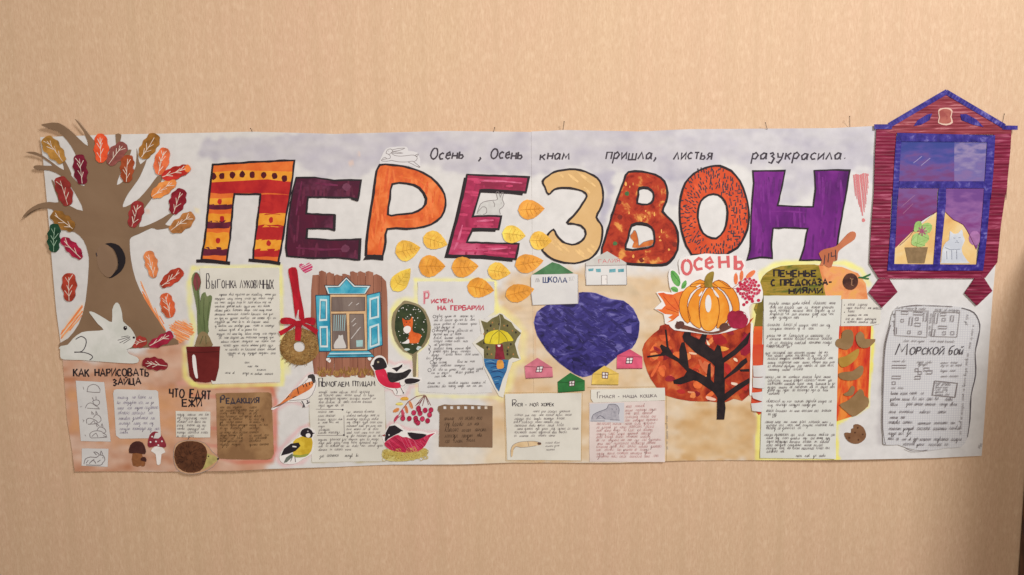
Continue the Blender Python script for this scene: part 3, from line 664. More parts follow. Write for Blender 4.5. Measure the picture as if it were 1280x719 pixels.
# ------------------------------------------------------------------ pins that hold the poster
m_pin = paint('pin_steel', [(70, 58, 50)], bump=0, rough=.4)
def pin(x0, y0, x1, y1, label):
    a = W(x0, y0, 14); b = W(x1, y1, 3); d = (b-a).normalized(); u = d.cross(Vector((0, 1, 0))).normalized(); v = d.cross(u)
    V3 = []; f = []
    prof = [(0, 0.0002), (.0008, .0011), (.0018, .0009), (.002, .00045), (1.0, .00045), (1.0, .00002)]
    L_ = (b-a).length
    for t, r in prof:
        t = t*L_ if t == 1.0 else t
        for k in range(6): V3.append(a + d*t + (u*cos(k*pi/3) + v*sin(k*pi/3))*r)
    for j in range(len(prof)-1):
        for k in range(6): f.append((j*6+k, j*6+(k+1) % 6, j*6+6+(k+1) % 6, j*6+6+k))
    tag(link('pin', V3, f, m_pin), label, 'pin', 'pins along the top of the wall newspaper')
pin(618.5, 160, 616.3, 167, 'short pin through the top edge above the second word Осень')
pin(704.6, 152.5, 703, 166, 'upright pin through the top edge above the word нам')
pin(953.5, 154, 958.5, 162, 'slanting pin above the word разукрасила, left one of the two there')
pin(1058, 146, 1061.5, 159, 'slanting pin near the final full stop of the rhyme')
pin(1249.5, 143, 1251, 158, 'pin on the right slope of the purple window gable')
pin(316, 161, 317, 167, 'tiny pin at the top edge above the striped letter П')
# ================================================================== cut-out tree
m_tree = paint('brown_tree_paper', [(122, 94, 72), (134, 104, 80), (142, 112, 88)], scale=7, rough=.75, bump=.2, contrast=.6)
tree = thing('paper_tree', 'large brown paper tree with curling bare branches glued at the left end of the poster', 'tree', 135, 430)
T1 = A((58,640),(85,600),(140,562),(200,550),(250,552),(235,500),(212,432),(222,435),(255,520),(310,570),(388,600),(360,530),(320,465),(265,405),(200,375)) + \
     Y((190,605),(148,590),(150,565),(200,556),(340,562),(300,522),(230,472),(150,438),(65,412),(160,408),(250,455),(350,530),(475,612),(455,520),(490,515),(555,650)) + \
     A((320,400),(355,440),(398,462),(370,380),(345,280),(300,205),(250,155),(200,138),(165,122),(200,112),(260,110),(320,150),(370,200),(418,238),(395,160),(350,88),(375,110),(420,170),(455,215),(480,270),(520,320),(560,300),(572,240),(568,172),(600,175),(592,215),(590,300),(625,265),(655,258),(640,300),(615,350),(590,400),(575,455),(610,435),(650,400),(680,350),(684,250),(692,300),(705,340),(740,310),(715,380),(690,430),(640,500),(615,550),(610,580),(650,565),(700,530),(760,460),(800,405),(830,410),(790,500),(740,570),(722,600),(715,640),(700,690),(760,675),(830,640),(870,615),(892,620),(845,675),(875,683),(870,694),(800,705)) + \
     B((770,22),(700,55),(655,75),(648,110),(655,200),(680,310),(730,420),(800,530),(860,620),(920,672),(600,700),(250,690),(300,640),(360,560),(400,430),(420,230),(415,160),(390,90),(340,45),(270,28)) + A((240,640),(215,592),(150,585),(100,608))
def tree_lift(x, y):  # the branch tips curl off the wall
    c = max(0, 66-x)*.18 + max(0, 172-y)*.16
    return 1.3 + c
sheet('trunk_and_branches', T1, m_tree, tree_lift, .4, tree, sm=2, grid=9)
hol = B((510,112),(545,105),(590,120),(620,165),(625,215),(600,265),(550,300),(530,300),(545,290),(580,250),(583,200),(565,150),(540,125))
sheet('hollow', hol, ink(34, 28, 32), 2.0, 0, tree, sm=2)
sheet('hollow_flap', B((465,165),(480,125),(515,112),(545,130),(568,160),(585,205),(580,245),(555,285),(530,298),(490,270),(470,225)), paint('brown_flap', [(138, 108, 86), (146, 114, 90)], scale=9), lambda x, y: 2.0 + max(0, x-128)*.16, .4, tree, sm=2)
lines('pencil_crease', [B((463,160),(468,180))], 1, INK, 2.8, tree)

# ------------------------------------------------------------------ oak leaves
def oak(p0, p1, wd, col, label, lift=3.0, tip=None, vein=(228, 206, 190)):
    (x0, y0), (x1, y1) = p0, p1; L_ = math.hypot(x1-x0, y1-y0); ux, uy = (x1-x0)/L_, (y1-y0)/L_
    n = 34; pts = []; ph = random.uniform(0, 6); ph2 = random.uniform(0, 6); fq = random.uniform(7.2, 9.6); am = random.uniform(.07, .13); sk = random.uniform(-.08, .08)
    for i in range(n):
        a = 2*pi*i/n; t = (1-cos(a))/2; s = sin(a)
        w = (abs(s)**.62)*(1 if s > 0 else -1)*wd/2*(1 + am*sin(fq*t*pi/1.4+(ph if s > 0 else ph2)) + am*.6*sin(5*t+ph2))*(1.0 if t < .6 else 1 - (t-.6)*random.uniform(.25, .45)) + wd*sk*sin(pi*t)
        pts.append((x0 + ux*L_*t - uy*w, y0 + uy*L_*t + ux*w))
    c = col; m = paint('leaf_%d_%d_%d' % c, [tuple(int(v*.82) for v in c), c, tuple(min(255, int(v*1.1+8)) for v in c)], scale=55, contrast=.45)
    o = sheet('oak_leaf', pts, m, lambda x, y: lift + .02*(math.hypot(x-(x0+x1)/2, y-(y0+y1)/2)), .4, None, sm=2, wob=.15)
    tag(o, label, 'leaf', 'painted oak leaf cut-outs round the brown tree')
    v = [[(x0 + ux*L_*.14, y0+uy*L_*.14), (x0+ux*L_*.5 + random.uniform(-1, 1), y0+uy*L_*.5), (x1-ux*L_*.03, y1-uy*L_*.03)]]
    for t in (.34, .56, .78):
        for sd in (1, -1):
            if random.random() < .22: continue
            t2 = t + random.uniform(-.09, .09); ll = random.uniform(.14, .3)
            v.append([(x0+ux*L_*t2, y0+uy*L_*t2), (x0+ux*L_*(t2-.12) - uy*sd*wd*ll*.6, y0+uy*L_*(t2-.12) + ux*sd*wd*ll*.6), (x0+ux*L_*(t2-.2) - uy*sd*wd*ll, y0+uy*L_*(t2-.2) + ux*sd*wd*ll)])
    lines('vein', v, .72, ink(*vein), lift+1.0, o, wv=.35)
    if tip: blobs('painted_tip', [(x0+ux*3, y0+uy*3, 4.2, 4.8)], 4, flat(*tip), lift+.5, o)
    return o
def oz(z, a, b, w, col, label, **k):
    p = z(a, b); s = 4.492 if z is not C else 3.996
    oak(p[0], p[1], w/s, col, label, **k)
oz(A, (180,192), (282,328), 92, (174,122,56), 'tan gold oak leaf at the top left corner of the poster')
oz(A, (370,286), (388,452), 80, (116,22,44), 'dark crimson oak leaf on the upper left of the brown trunk')
oz(A, (258,410), (308,570), 90, (146,46,42), 'brick red oak leaf over the left branches below the dark crimson one')
oz(A, (218,612), (338,702), 84, (150,100,44), 'ochre brown oak leaf at the left just above the green one')
oz(B, (236,-2), (228,157), 74, (28,66,44), 'dark green oak leaf on the left edge of the poster', vein=(150,176,150))
oz(B, (272,78), (382,192), 62, (164,28,60), 'raspberry red oak leaf lying to the right of the green one')
oz(B, (312,274), (312,432), 80, (168,58,40), 'rusty red oak leaf alone on white paper left of the trunk')
oz(A, (487,168), (490,332), 76, (228,80,42), 'bright orange red oak leaf at the top middle of the tree')
oz(A, (622,222), (532,342), 80, (136,72,66), 'dull mauve brown oak leaf among the upper branches')
oz(A, (640,288), (632,442), 78, (150,64,32), 'russet brown oak leaf below the mauve one')
oz(A, (796,172), (712,304), 88, (160,104,42), 'golden brown oak leaf high on the right side of the tree')
oz(A, (845,248), (808,398), 78, (232,110,66), 'light orange oak leaf standing above the red one with an orange tip')
oz(A, (982,358), (828,412), 68, (184,42,34), 'red oak leaf with an orange tip lying sideways at the right', lift=3.8, tip=(232,110,50))
oz(A, (904,430), (772,522), 70, (228,134,68), 'pale orange oak leaf below the red one with an orange tip')
oz(A, (938,476), (893,618), 84, (132,24,38), 'deep red oak leaf farthest right among the upper leaves')
oz(A, (702,546), (663,692), 80, (146,44,44), 'brick red oak leaf in the right fork of the trunk')
oz(A, (1004,618), (876,712), 84, (170,108,58), 'brown ochre oak leaf at the end of the lowest right branch')
oz(B, (752,150), (788,300), 66, (222,128,76), 'pale orange oak leaf falling right of the trunk')
oz(B, (944,258), (826,348), 72, (174,58,38), 'rust red oak leaf falling between two orange ones')
oz(B, (845,386), (878,522), 76, (214,94,54), 'orange oak leaf falling lowest above the crayon scribble')
oz(B, (655,672), (742,652), 62, (160,54,46), 'red oak leaf at the nose of the white hare', lift=2.3)
oz(B, (888,612), (756,682), 62, (152,28,54), 'crimson oak leaf right of the one at the nose of the hare')
oz(C, (478,90), (606,106), 60, (128,28,38), 'dark red oak leaf on the ground under the crimson one')

# ------------------------------------------------------------------ white hare
hare = thing('paper_hare', 'white paper hare with long ears sitting at the foot of the brown tree', 'hare', 128, 450)
HA = B((420,490),(450,495),(510,530),(548,548),(550,480),(570,440),(590,450),(605,500),(610,545),(650,580),(675,620),(680,650),(655,690)) + C((400,25),(412,48),(452,64),(460,84),(430,95),(300,88),(180,78),(90,75),(70,60),(70,20)) + B((250,700),(262,682),(300,675),(330,640),(380,605),(440,598),(500,592),(470,560),(440,520))
sheet('body', HA, paint('hare_white', [(206, 202, 194), (220, 214, 208)], scale=20), 2.9, .5, hare, sm=2)
lines('pen_line', [B((345,645),(375,628),(402,645),(400,680),(380,712)) + C((150,38),(140,38),(190,40),(222,52),(230,65),(215,78))], 1.0, INK, 3.5, hare, sm=2)
blobs('eye', [(*B((622,582))[0], 2.4, 2.8)], 2, BLACK, 3.5, hare); blobs('eye_glint', [(*B((626,577))[0], .6)], 1, M_white, 3.7, hare)
blobs('nose', [(*B((671,635))[0], 1.5)], 1.5, BLACK, 3.6, hare)
lines('whiskers', [B((650,630),(580,650)), B((648,636),(590,665)), B((652,642),(612,668)), B((640,625),(600,632))], .6, INK, 3.5, hare)

# ================================================================== lower left cards
def card(name, label, cat, P, mat, lift=1.3, thick=.4, curl=0, sm=0, group=None, wob=.15):
    cx = sum(p[0] for p in P)/len(P); cy = max(p[1] for p in P)
    t = thing(name, label, cat, cx, cy, group)
    x0 = min(p[0] for p in P); x1 = max(p[0] for p in P)
    y0 = min(p[1] for p in P); y1 = max(p[1] for p in P)
    cs = [((min(P, key=lambda p: math.hypot(p[0]-a, p[1]-b_))), random.choice((0, .4, 1.6, 2.4)) if min(x1-x0, y1-y0) > 48 else 0) for a in (x0, x1) for b_ in (y0, y1)]
    fl = lambda x, y: lift + sum(c*math.exp(-((x-q[0])**2+(y-q[1])**2)/42.0) for q, c in cs)
    sheet('sheet', P, mat, fl, thick, t, sm=sm, wob=wob, grid=6)
    return t
t = card('drawing_strip', 'tall narrow card with four numbered steps of drawing a hare', 'drawing', C((143,182),(284,190),(318,485),(170,482)), M_card)
steps = [C((200,238),(205,212),(230,200),(255,210),(263,240),(200,236)), C((192,318),(200,300),(218,292),(240,305),(262,322),(200,318)), C((235,300),(228,285),(240,278),(258,280),(262,295),(250,305),(236,300)), C((232,280),(226,265)), C((245,276),(244,260)),
 C((200,395),(198,375),(215,368),(245,380),(250,395),(205,398)), C((232,365),(245,350),(265,360),(270,380),(255,392)), C((226,352),(222,335),(235,350)), C((245,350),(244,332),(252,348)), C((215,400),(235,380),(240,398)),
 C((218,465),(215,445),(235,432),(265,432),(280,440),(300,462),(220,466)), C((250,430),(262,412),(285,418),(295,435),(280,445)), C((252,412),(245,392),(262,408)), C((270,410),(275,395),(280,412)), C((225,460),(245,442),(255,462)), C((282,455),(298,460))]
lines('pen_drawing', [smooth(s, 2, False) for s in steps], .75, PEN, 1.75, t)
lines('number_marks', [C((180,212),(184,226)), C((165,312),(175,310)), C((178,375),(186,380),(180,388)), C((190,450),(196,458))], .7, PEN2, 1.75, t)
t = card('drawing_card', 'small square card with a pencil hare below the tall hare strip', 'drawing', C((176,518),(308,520),(306,608),(178,602)), M_card)
lines('pen_drawing', [smooth(s, 2, False) for s in (C((190,595),(195,570),(220,560),(250,562),(265,550),(285,555),(292,575),(280,590),(270,600),(200,598)), C((250,550),(236,535),(252,538),(262,548)), C((268,548),(272,530),(280,548)), C((215,592),(235,575),(248,592)), C((280,562),(283,566)))] + [C((200,590),(210,575)), C((225,580),(240,570)), C((255,585),(270,575))], .9, PEN, 1.75, t)
RC = C((335,228),(350,224),(545,228),(556,236),(572,455),(560,466),(365,470),(345,455),(330,245))
t = card('text_card', 'white card with rounded corners and violet handwriting beside the hare strip', 'card', RC, M_card)
hand(t, [(*C((350,272))[0], *C((540,268))[0]), (*C((348,298))[0], *C((550,296))[0]), (*C((350,325))[0], *C((560,320))[0]), (*C((354,350))[0], *C((545,347))[0]), (*C((358,375))[0], *C((535,372))[0]), (*C((360,402))[0], *C((530,398))[0]), (*C((362,428))[0], *C((560,424))[0]), (*C((362,446))[0], *C((415,444))[0])], 1.75, 3.6, .55, ink(128,112,140))
t = card('text_card', 'small rectangular note under the heading about hedgehogs', 'card', C((645,330),(820,332),(820,460),(648,460)), M_cream)
hand(t, rows(*[C((652,0))[0][0], C((812,0))[0][0]], C((0,352))[0][1], 4.45, 7, .0, .1, .5), 1.75, 3.0, .6)
# mushrooms
def mush(label, cap, capc, stem, stemc, spots=(), extra=None):
    t = thing('paper_mushroom', label, 'mushroom', stem[0][0], max(p[1] for p in stem), 'mushroom cut-outs')
    sheet('stem', stem, flat(*stemc), 1.5, .4, t, sm=2); sheet('cap', cap, flat(*capc), 1.9, .4, t, sm=2)
    if spots: blobs('spot', spots, 1.1, M_white, 2.3, t)
    if extra:
        sheet('small_stem', extra[1], flat(*stemc), 1.9, .3, t, sm=2); sheet('small_cap', extra[0], flat(*capc), 2.1, .4, t, sm=2)
mush('brown capped paper mushroom with a tiny one growing at its foot', C((412,540),(418,500),(445,482),(478,488),(494,520),(492,545),(450,540)), (66,34,30), C((430,540),(475,540),(478,600),(432,602)), (128,78,46), extra=(C((470,575),(478,560),(495,562),(498,582)), C((474,580),(492,580),(490,604),(474,604))))
mush('red capped paper mushroom with white dots and a white frilled stem', C((505,495),(515,450),(540,432),(570,445),(598,495),(590,512),(550,505),(515,512)), (130,40,52), C((522,530),(540,508),(575,508),(595,535),(575,545),(570,592),(552,596),(545,545)), (222,212,204), spots=[*C((528,458),(558,455),(520,485),(548,482),(578,480),(560,500))])
# hedgehog
hg = thing('paper_hedgehog', 'round brown paper hedgehog with a pale green snout on the lower edge of the poster', 'hedgehog', 245, 588)
HB = C((640,560),(648,510),(680,484),(730,478),(780,490),(805,530),(795,590),(770,625),(710,634),(660,610))
sheet('tracing_paper_edge', smooth(C((636,560),(644,500),(680,478),(735,474),(795,488),(830,530),(862,558),(840,600),(775,634),(700,640),(652,615)), 2), paint('tape_film', [(196, 150, 116), (206, 160, 124)], scale=30, rough=.35), 1.4, .2, hg)
sheet('face', C((798,545),(820,543),(862,562),(840,585),(810,605),(775,615)), flat(168,150,92), 1.7, .3, hg, sm=2)
sheet('spiny_back', HB, paint('hedgehog_brown', [(84, 48, 30), (102, 60, 38)], scale=60), 1.9, .5, hg, sm=2)
c0 = C((720,560))[0]; sp = []
for i in range(150):
    a = random.uniform(0, 2*pi); r = random.uniform(3, 18.5); x, y = c0[0]+r*cos(a)*1.03, c0[1]+r*sin(a)*.95; sp.append([(x, y), (x+3.2*cos(a+.2), y+3*sin(a+.2))])
lines('spines', [s for s in sp if inside(*s[1], [smooth(HB, 2)])], .6, ink(60, 32, 22), 2.4, hg, taper=True); lines('spines', [s for s in sp[::2] if inside(*s[0], [smooth(HB, 2)])], .5, ink(134, 86, 56), 2.3, hg)
blobs('nose', [(*C((860,564))[0], 1.3)], 1, BLACK, 2.1, hg); blobs('eye', [(*C((812,552))[0], .9)], 1, BLACK, 2.1, hg)
lines('tape_outline', [smooth(C((636,560),(644,500),(680,478),(735,474),(795,488),(830,530),(862,558),(840,600),(775,634),(700,640),(652,615)), 2)], .5, PEN2, 1.8, hg, closed=True)
# editorial kraft card
t = card('kraft_card', 'brown kraft paper card headed Редакция with rounded lower corners', 'card', RD((82,100),(505,92),(530,105),(538,300),(550,590),(535,625),(490,636),(200,632),(110,628),(95,600),(85,300)), M_kraft)
write('heading_writing', 'Р', *RD((118,178))[0], *RD((150,178))[0], 9.2, 1.6, INK, 1.8, t)
write('heading_writing', 'ЕДАКЦИЯ', *RD((165,184))[0], *RD((428,176))[0], 6.6, 1.5, INK, 1.8, t)
for y in (222, 246, 270, 294, 318, 342, 366, 390, 425, 448, 472, 496, 522):
    hand(t, [(*RD((112,y))[0], *RD((random.choice((300,330)),y-2))[0]), (*RD((350,y))[0], *RD((random.choice((410,440,500)),y-2))[0])], 1.75, 2.9, .55, ink(100,72,48))

# ================================================================== forcing bulbs
t = card('text_sheet', 'cream sheet headed Выгонка луковичных covered in fine handwriting', 'sheet', D((120,132),(493,130),(497,668),(180,676),(130,560)), M_cream, lift=.9, thick=.3)
for ch, x0, x1, yb, yt in (('В', 150, 166, 228, 158), ('Ы', 176, 192, 228, 190), ('Г', 202, 216, 226, 185), ('О', 222, 236, 226, 190), ('Н', 242, 258, 228, 190), ('К', 264, 276, 226, 190), ('А', 278, 290, 226, 190), ('Л', 308, 322, 226, 188), ('У', 326, 338, 226, 190), ('К', 342, 354, 226, 190), ('О', 358, 370, 226, 190), ('В', 374, 384, 226, 190), ('И', 388, 400, 226, 188), ('Ч', 404, 416, 228, 188), ('Н', 420, 434, 230, 186), ('Ы', 436, 448, 230, 186), ('Х', 452, 466, 230, 186)):
    P = D((x0, yb), (x1, yb)); h = (yb-yt)/3.783
    lines('heading_letter', [[(P[0][0] + (x/GL[ch][0])*(P[1][0]-P[0][0]), P[0][1] + (y-1)*h) for x, y in st] for st in GL[ch][1]], .95, INK, 1.35, t)
rr = []
for i in range(16):
    y = 262 + i*18.4; rr.append((*D((188 + (20 if i in (0, 9) else 0) + max(0, i-9)*10, y))[0], *D((random.choice((462, 470, 476, 472)) - (80 if i == 9 else 0), y-2))[0]))
rr += [(*D((255,545))[0], *D((282,544))[0])]
hand(t, rr, 1.3, 2.6, .6, INK2)
for r_ in ((*D((330,580))[0], *D((356,580))[0]), (*D((344,598))[0], *D((392,598))[0]), (*D((388,614))[0], *D((436,614))[0])): hand(t, [r_], 1.3, 2.6, .6, INK2, 'signature')
hand(t, [ (*D((238,628))[0], *D((300,630))[0]), (*D((320,630))[0], *D((350,630))[0]), (*D((358,632))[0], *D((470,634))[0])], 1.3, 2.6, .6, INK)
tp = thing('potted_tulip', 'paper tulip with green leaves and a dark bud in a maroon flower pot', 'flower', 257, 476)
sheet('pot', D((58,520),(55,502),(215,500),(213,522),(210,600),(195,662),(150,670),(95,665),(72,640),(62,560)), paint('pot_maroon', [(96, 24, 24), (112, 34, 32)], scale=20), 1.9, .6, tp)
lines('pot_rim_line', [D((58,526),(130,528),(212,524))], .7, ink(70, 14, 16), 2.3, tp)
sheet('pot_highlight', D((84,545),(95,540),(102,560),(108,620),(112,648),(100,646),(88,600)), M_white, 2.2, 0, tp, sm=2)
m_gr = paint('tulip_green', [(86, 100, 62), (108, 118, 78), (128, 132, 92)], scale=30, stretch=(2, 1, .4), contrast=.5)
sheet('leaf', D((80,180),(95,152),(115,160),(125,200),(116,240),(122,300),(128,380),(120,450),(108,440),(105,330),(88,240)), m_gr, 1.5, .4, tp, sm=2)
sheet('leaf', D((122,290),(128,255),(145,245),(152,265),(175,262),(174,290),(160,350),(158,440),(135,460),(118,440),(122,350)), m_gr, 1.9, .4, tp, sm=2)
sheet('leaf', D((150,300),(160,262),(175,264),(172,300),(158,400),(162,430),(140,440)), m_gr, 2.1, .4, tp, sm=2)
sheet('bulb', D((98,490),(110,450),(130,430),(155,440),(175,480),(176,500),(98,500)), paint('bulb_tan', [(140, 118, 84), (122, 92, 62)], scale=30), 2.2, .4, tp, sm=2)
sheet('bud', D((88,200),(98,155),(112,162),(124,195),(114,230),(100,236)), flat(116, 52, 56), 2.3, .4, tp, sm=2)
lines('leaf_line', [D((105,180),(112,260),(118,350)), D((140,270),(138,360),(145,430)), D((165,290),(155,380)), D((120,490),(135,450)), D((150,490),(148,450))], .6, ink(78, 86, 54), 2.7, tp)

# ------------------------------------------------------------------ wreath
wr = thing('wreath', 'small straw ring wreath hanging from a red ribbon bow', 'wreath', 375, 454)
ring = []
cw = L0((160,505))[0]
straw = paint('straw', [(112, 78, 40), (146, 106, 58), (166, 128, 78)], scale=160, contrast=.5, bump=.6)
ro = [(cw[0]+24.2*(1+.03*sin(5*a))*cos(a), cw[1]+22.8*sin(a)) for a in [2*pi*i/36 for i in range(36)]]
ri = [(cw[0]+7.2*cos(a), cw[1]+6.6*sin(a)) for a in [2*pi*i/16 for i in range(16)]]
def dome(x, y):
    r = math.hypot(x-cw[0], (y-cw[1])*1.05); return 3.2*max(0, 1-((r-15.5)/9.2)**2)**.5
sheet('ring', [ro, ri], straw, 2.0, .8, wr, grid=3, wob=.3, relief=dome)
V3 = []; f = []
for i in range(170):
    a = random.uniform(0, 2*pi); r = random.uniform(8.5, 22.5); x, y = cw[0]+r*cos(a), cw[1]+r*sin(a)*.95; b = a + random.uniform(-1.3, 1.3); l = random.uniform(2.5, 6)
    ribbon(V3, f, [(x, y), (x+l*cos(b)*.5, y+l*sin(b)*.5+.4), (x+l*cos(b), y+l*sin(b))], .9, 2.5 + dome(x, y))
link('straw_strands', V3, f, paint('straw_dark', [(96, 64, 34), (176, 138, 84)], scale=300), wr)
m_rb = paint('red_ribbon', [(160, 16, 34), (190, 26, 44)], scale=40, stretch=(2, 1, 1), rough=.5)
sheet('ribbon', L0((100,70),(140,62),(152,100),(160,180),(175,260),(188,345),(160,352),(150,300),(140,350),(130,290),(120,200),(105,120)), m_rb, 2.4, .4, wr, sm=2)
sheet('ribbon_tail', L0((140,360),(172,358),(175,420),(168,472),(138,468)), m_rb, 6.0, .4, wr)
sheet('bow_loop', L0((145,380),(100,378),(58,375),(62,345),(110,342),(150,362)), m_rb, 6.2, .4, wr, sm=2); sheet('bow_loop', L0((165,380),(200,370),(245,385),(250,345),(200,342),(160,362)), m_rb, 6.2, .4, wr, sm=2)
sheet('bow_tail', L0((140,385),(95,420),(58,442),(45,420),(95,395),(130,372)), m_rb, 5.8, .4, wr); sheet('bow_tail', L0((175,380),(220,410),(258,438),(268,410),(225,385),(185,372)), m_rb, 5.8, .4, wr)
sheet('bow_knot', ell(*L0((158,375))[0], 4.5, 4, 10), m_rb, 6.8, .6, wr)
lines('ribbon_gap', [L0((155,300),(152,350))], 1.0, ink(224, 200, 196), 2.9, wr)

# ------------------------------------------------------------------ blue window drawing
bw = thing('window_drawing', 'drawn old window with blue shutters on a brown plank wall', 'drawing', 440, 470)
mwood = paint('wood_wash', [(134, 82, 64), (152, 98, 78), (168, 112, 90)], scale=26, stretch=(2.4, 1, .18), contrast=.45)
xs_ = [62, 104, 150, 200, 250, 300, 350, 400, 450, 500, 540]
tops = [45, 20, 30, 45, 40, 24, 25, 22, 45, 50]
for i in range(10):
    a, b_ = xs_[i], xs_[i+1]; tp_ = tops[i]; lo_ = 690 + random.randint(-8, 8)
    if i == 0: P = L((a, 45),(b_-1, 42),(b_-1, lo_-10),(a+10, lo_-12),(62,600),(56,500),(50,300),(52,140))
    elif i == 9: P = L((a, tp_),(530,85),(536,150),(540,300),(542,600),(538,680),(a, 690))
    else: P = L((a, tp_+random.randint(-4, 4)),(a+18, tp_-6),(b_-14, tp_+2),(b_-1.5, tp_+5),(b_-1.5, lo_),(a+14, lo_+4),(a, lo_-4))
    sheet('plank', P, mwood, 1.0 + .1*(i % 2), .25, bw, wob=.3)
lines('plank_line', [L((x, 50),(x+random.randint(-3, 3), 300),(x, 680)) for x in xs_[1:-1]], .55, ink(104, 58, 44), 1.4, bw, wv=.5)
grass = [[(x, y), (x+random.uniform(-2.4, 2.4), y-random.uniform(2, 7))] for x, y in [(L((random.uniform(95, 450), 0))[0][0], random.uniform(463, 470)) for _ in range(150)]]
lines('dry_grass', grass, .9, ink(142, 100, 50), 1.5, bw); lines('dry_grass', grass[::3], .8, ink(176, 132, 72), 1.6, bw)
mbl = paint('shutter_blue', [(40, 138, 168), (74, 166, 190), (120, 190, 206)], scale=34, contrast=.45); mblw = paint('pale_shutter_edge', [(196, 212, 216), (214, 222, 222)], scale=50)
mgl = paint('drawn_glass', [(112, 94, 88), (132, 114, 106)], scale=22, stretch=(2, 1, .3)); mfr = paint('frame_tan', [(206, 164, 120), (220, 182, 140)], scale=40)
sheet('cornice', L((140,108),(225,110),(278,55),(332,108),(432,110),(398,165),(160,165)), mblw, 2.0, .3, bw)
sheet('cornice_face', L((158,122),(235,120),(278,70),(325,120),(412,122),(392,160),(168,160)), mbl, 2.2, 0, bw)
lines('ink_line', [L((140,108),(225,110),(278,55),(332,108),(432,110),(398,165),(160,165))], .9, INK, 2.5, bw, closed=True); lines('ink_line', [L((158,122),(235,120),(278,70),(325,120),(412,122))], .6, INK, 2.5, bw)
sheet('frame', L((175,168),(405,168),(410,525),(178,525)), mfr, 1.9, .3, bw)
for P in (L((184,184),(396,184),(396,272),(182,275)), L((184,292),(276,290),(286,512),(188,515)), L((298,292),(388,292),(396,512),(300,514))):
    pn = sheet('glass_pane', P, mgl, 2.1, 0, bw); lines('ink_line', [P], .6, ink(90, 60, 50), 2.35, pn, closed=True)
lines('curtain_stripe', [L((200+i*14, 298),(198+i*13, 400)) for i in range(6)], .9, ink(156, 186, 188), 2.3, bw)
sheet('drawn_cat', L((200,512),(205,470),(225,445),(228,425),(240,430),(255,425),(258,450),(270,480),(272,512)), paint('drawn_cat_white', [(204, 196, 192)], bump=0), 2.3, 0, bw, sm=2)
sheet('drawn_cup', L((340,460),(382,458),(382,500),(342,502)), flat(142, 172, 172), 2.3, 0, bw)
lines('glint', [L((292,240),(315,215)), L((340,235),(358,222)), L((310,345),(335,318)), L((318,370),(340,350)), L((308,450),(360,385)), L((345,400),(368,375))], .8, ink(200, 190, 186), 2.4, bw)
for nm, P, ins in (('shutter', L((82,172),(172,172),(178,530),(104,530),(88,350)), (L((108,195),(155,197),(155,335),(103,338)), L((106,370),(158,368),(160,505),(110,505)))), ('shutter', L((408,172),(492,152),(498,300),(508,490),(412,525)), (L((424,192),(484,178),(486,315),(424,328)), L((424,372),(486,352),(490,490),(426,508))))):
    s_ = sheet(nm, P, mbl, 2.1, .3, bw)
    lines('ink_line', [P], .9, ink(40, 70, 92), 2.5, s_, closed=True)
    for q in ins:
        cx_ = sum(p[0] for p in q)/4; cy_ = sum(p[1] for p in q)/4
        sheet('shutter_panel', q, mblw, 2.3, 0, s_); sheet('shutter_panel', [(cx_+(x-cx_)*.62, cy_+(y-cy_)*.8) for x, y in q], mbl, 2.45, 0, s_)
        lines('ink_line', [[(cx_+(x-cx_)*.62, cy_+(y-cy_)*.8) for x, y in q]], .5, ink(50, 80, 100), 2.6, s_, closed=True)
sheet('sill', L((178,528),(422,526),(458,566),(150,570)), mbl, 2.2, .3, bw); lines('ink_line', [L((178,528),(422,526),(458,566),(150,570)), L((165,556),(440,552))], .9, INK, 2.5, bw, closed=False); lines('sill_edge', [L((170,545),(435,542))], 1.4, ink(190, 212, 220), 2.45, bw)
blobs('cloud_ornament', [(x, y, 2.4) for x, y in L((160,580),(425,578),(168,590))], 2, M_white, 2.3, bw)

# ================================================================== birds and their sheet
t = card('text_sheet', 'white sheet headed Помогаем птицам with small handwriting in two columns', 'sheet', M((250,95),(720,95),(728,300),(735,645),(262,650),(245,300)), M_cream, lift=.85, thick=.25)
write('heading_writing', 'ПОМОГАЕМ ПТИЦАМ', *M((308,166))[0], *M((665,163))[0], 6.0, 1.0, INK, 1.3, t)
write('heading_initial', 'П', *M((306,168))[0], *M((330,168))[0], 11, .9, INK, 1.35, t)
q = lambda a, b, y: (*M((a, y))[0], *M((b, y-2))[0])
hand(t, [q(305,650,208), q(305,680,228), q(302,668,250), q(305,660,272), q(302,480,294), q(300,420,334), q(300,430,358), q(300,452,382), q(300,425,402), q(302,365,425), q(302,370,448), q(302,440,468), q(480,680,334), q(482,690,358), q(482,705,382), q(482,710,402), q(482,700,424), q(480,678,446), q(482,705,468), q(480,700,488), q(300,680,512), q(302,672,532), q(302,710,553), q(302,530,576)], 1.25, 2.8, .6)
hand(t, [q(310,432,618), q(470,580,618)], 1.25, 3.2, .65, INK)
lines('ruled_line', [M((288,310),(455,312)), M((466,350),(468,470)), M((295,478),(465,478))], .6, PEN, 1.25, t); blobs('dot', [(*M((458,313))[0], 1.2), (*M((466,476))[0], 1.2)], 1, INK, 1.4, t)
def bird(nm, label, halo, x, y):
    t = thing(nm, label, 'bird', x, y, 'paper cut-out birds')
    sheet('cut_paper_edge', halo, M_white, 1.9, .5, t, sm=2); return t
b1 = bird('paper_bird', 'orange and white long-tailed paper bird beside the heading about birds', M((5,300),(60,270),(115,210),(170,165),(215,110),(265,82),(290,110),(295,160),(270,215),(230,250),(245,265),(245,280),(215,300),(190,262),(140,265),(90,268),(20,312)), 375, 505)
sheet('wing', M((60,275),(100,235),(140,190),(200,155),(262,130),(272,155),(245,185),(180,220),(120,250)), paint('bird_orange', [(206, 106, 54), (222, 130, 72)], scale=60), 2.4, 0, b1, sm=2)
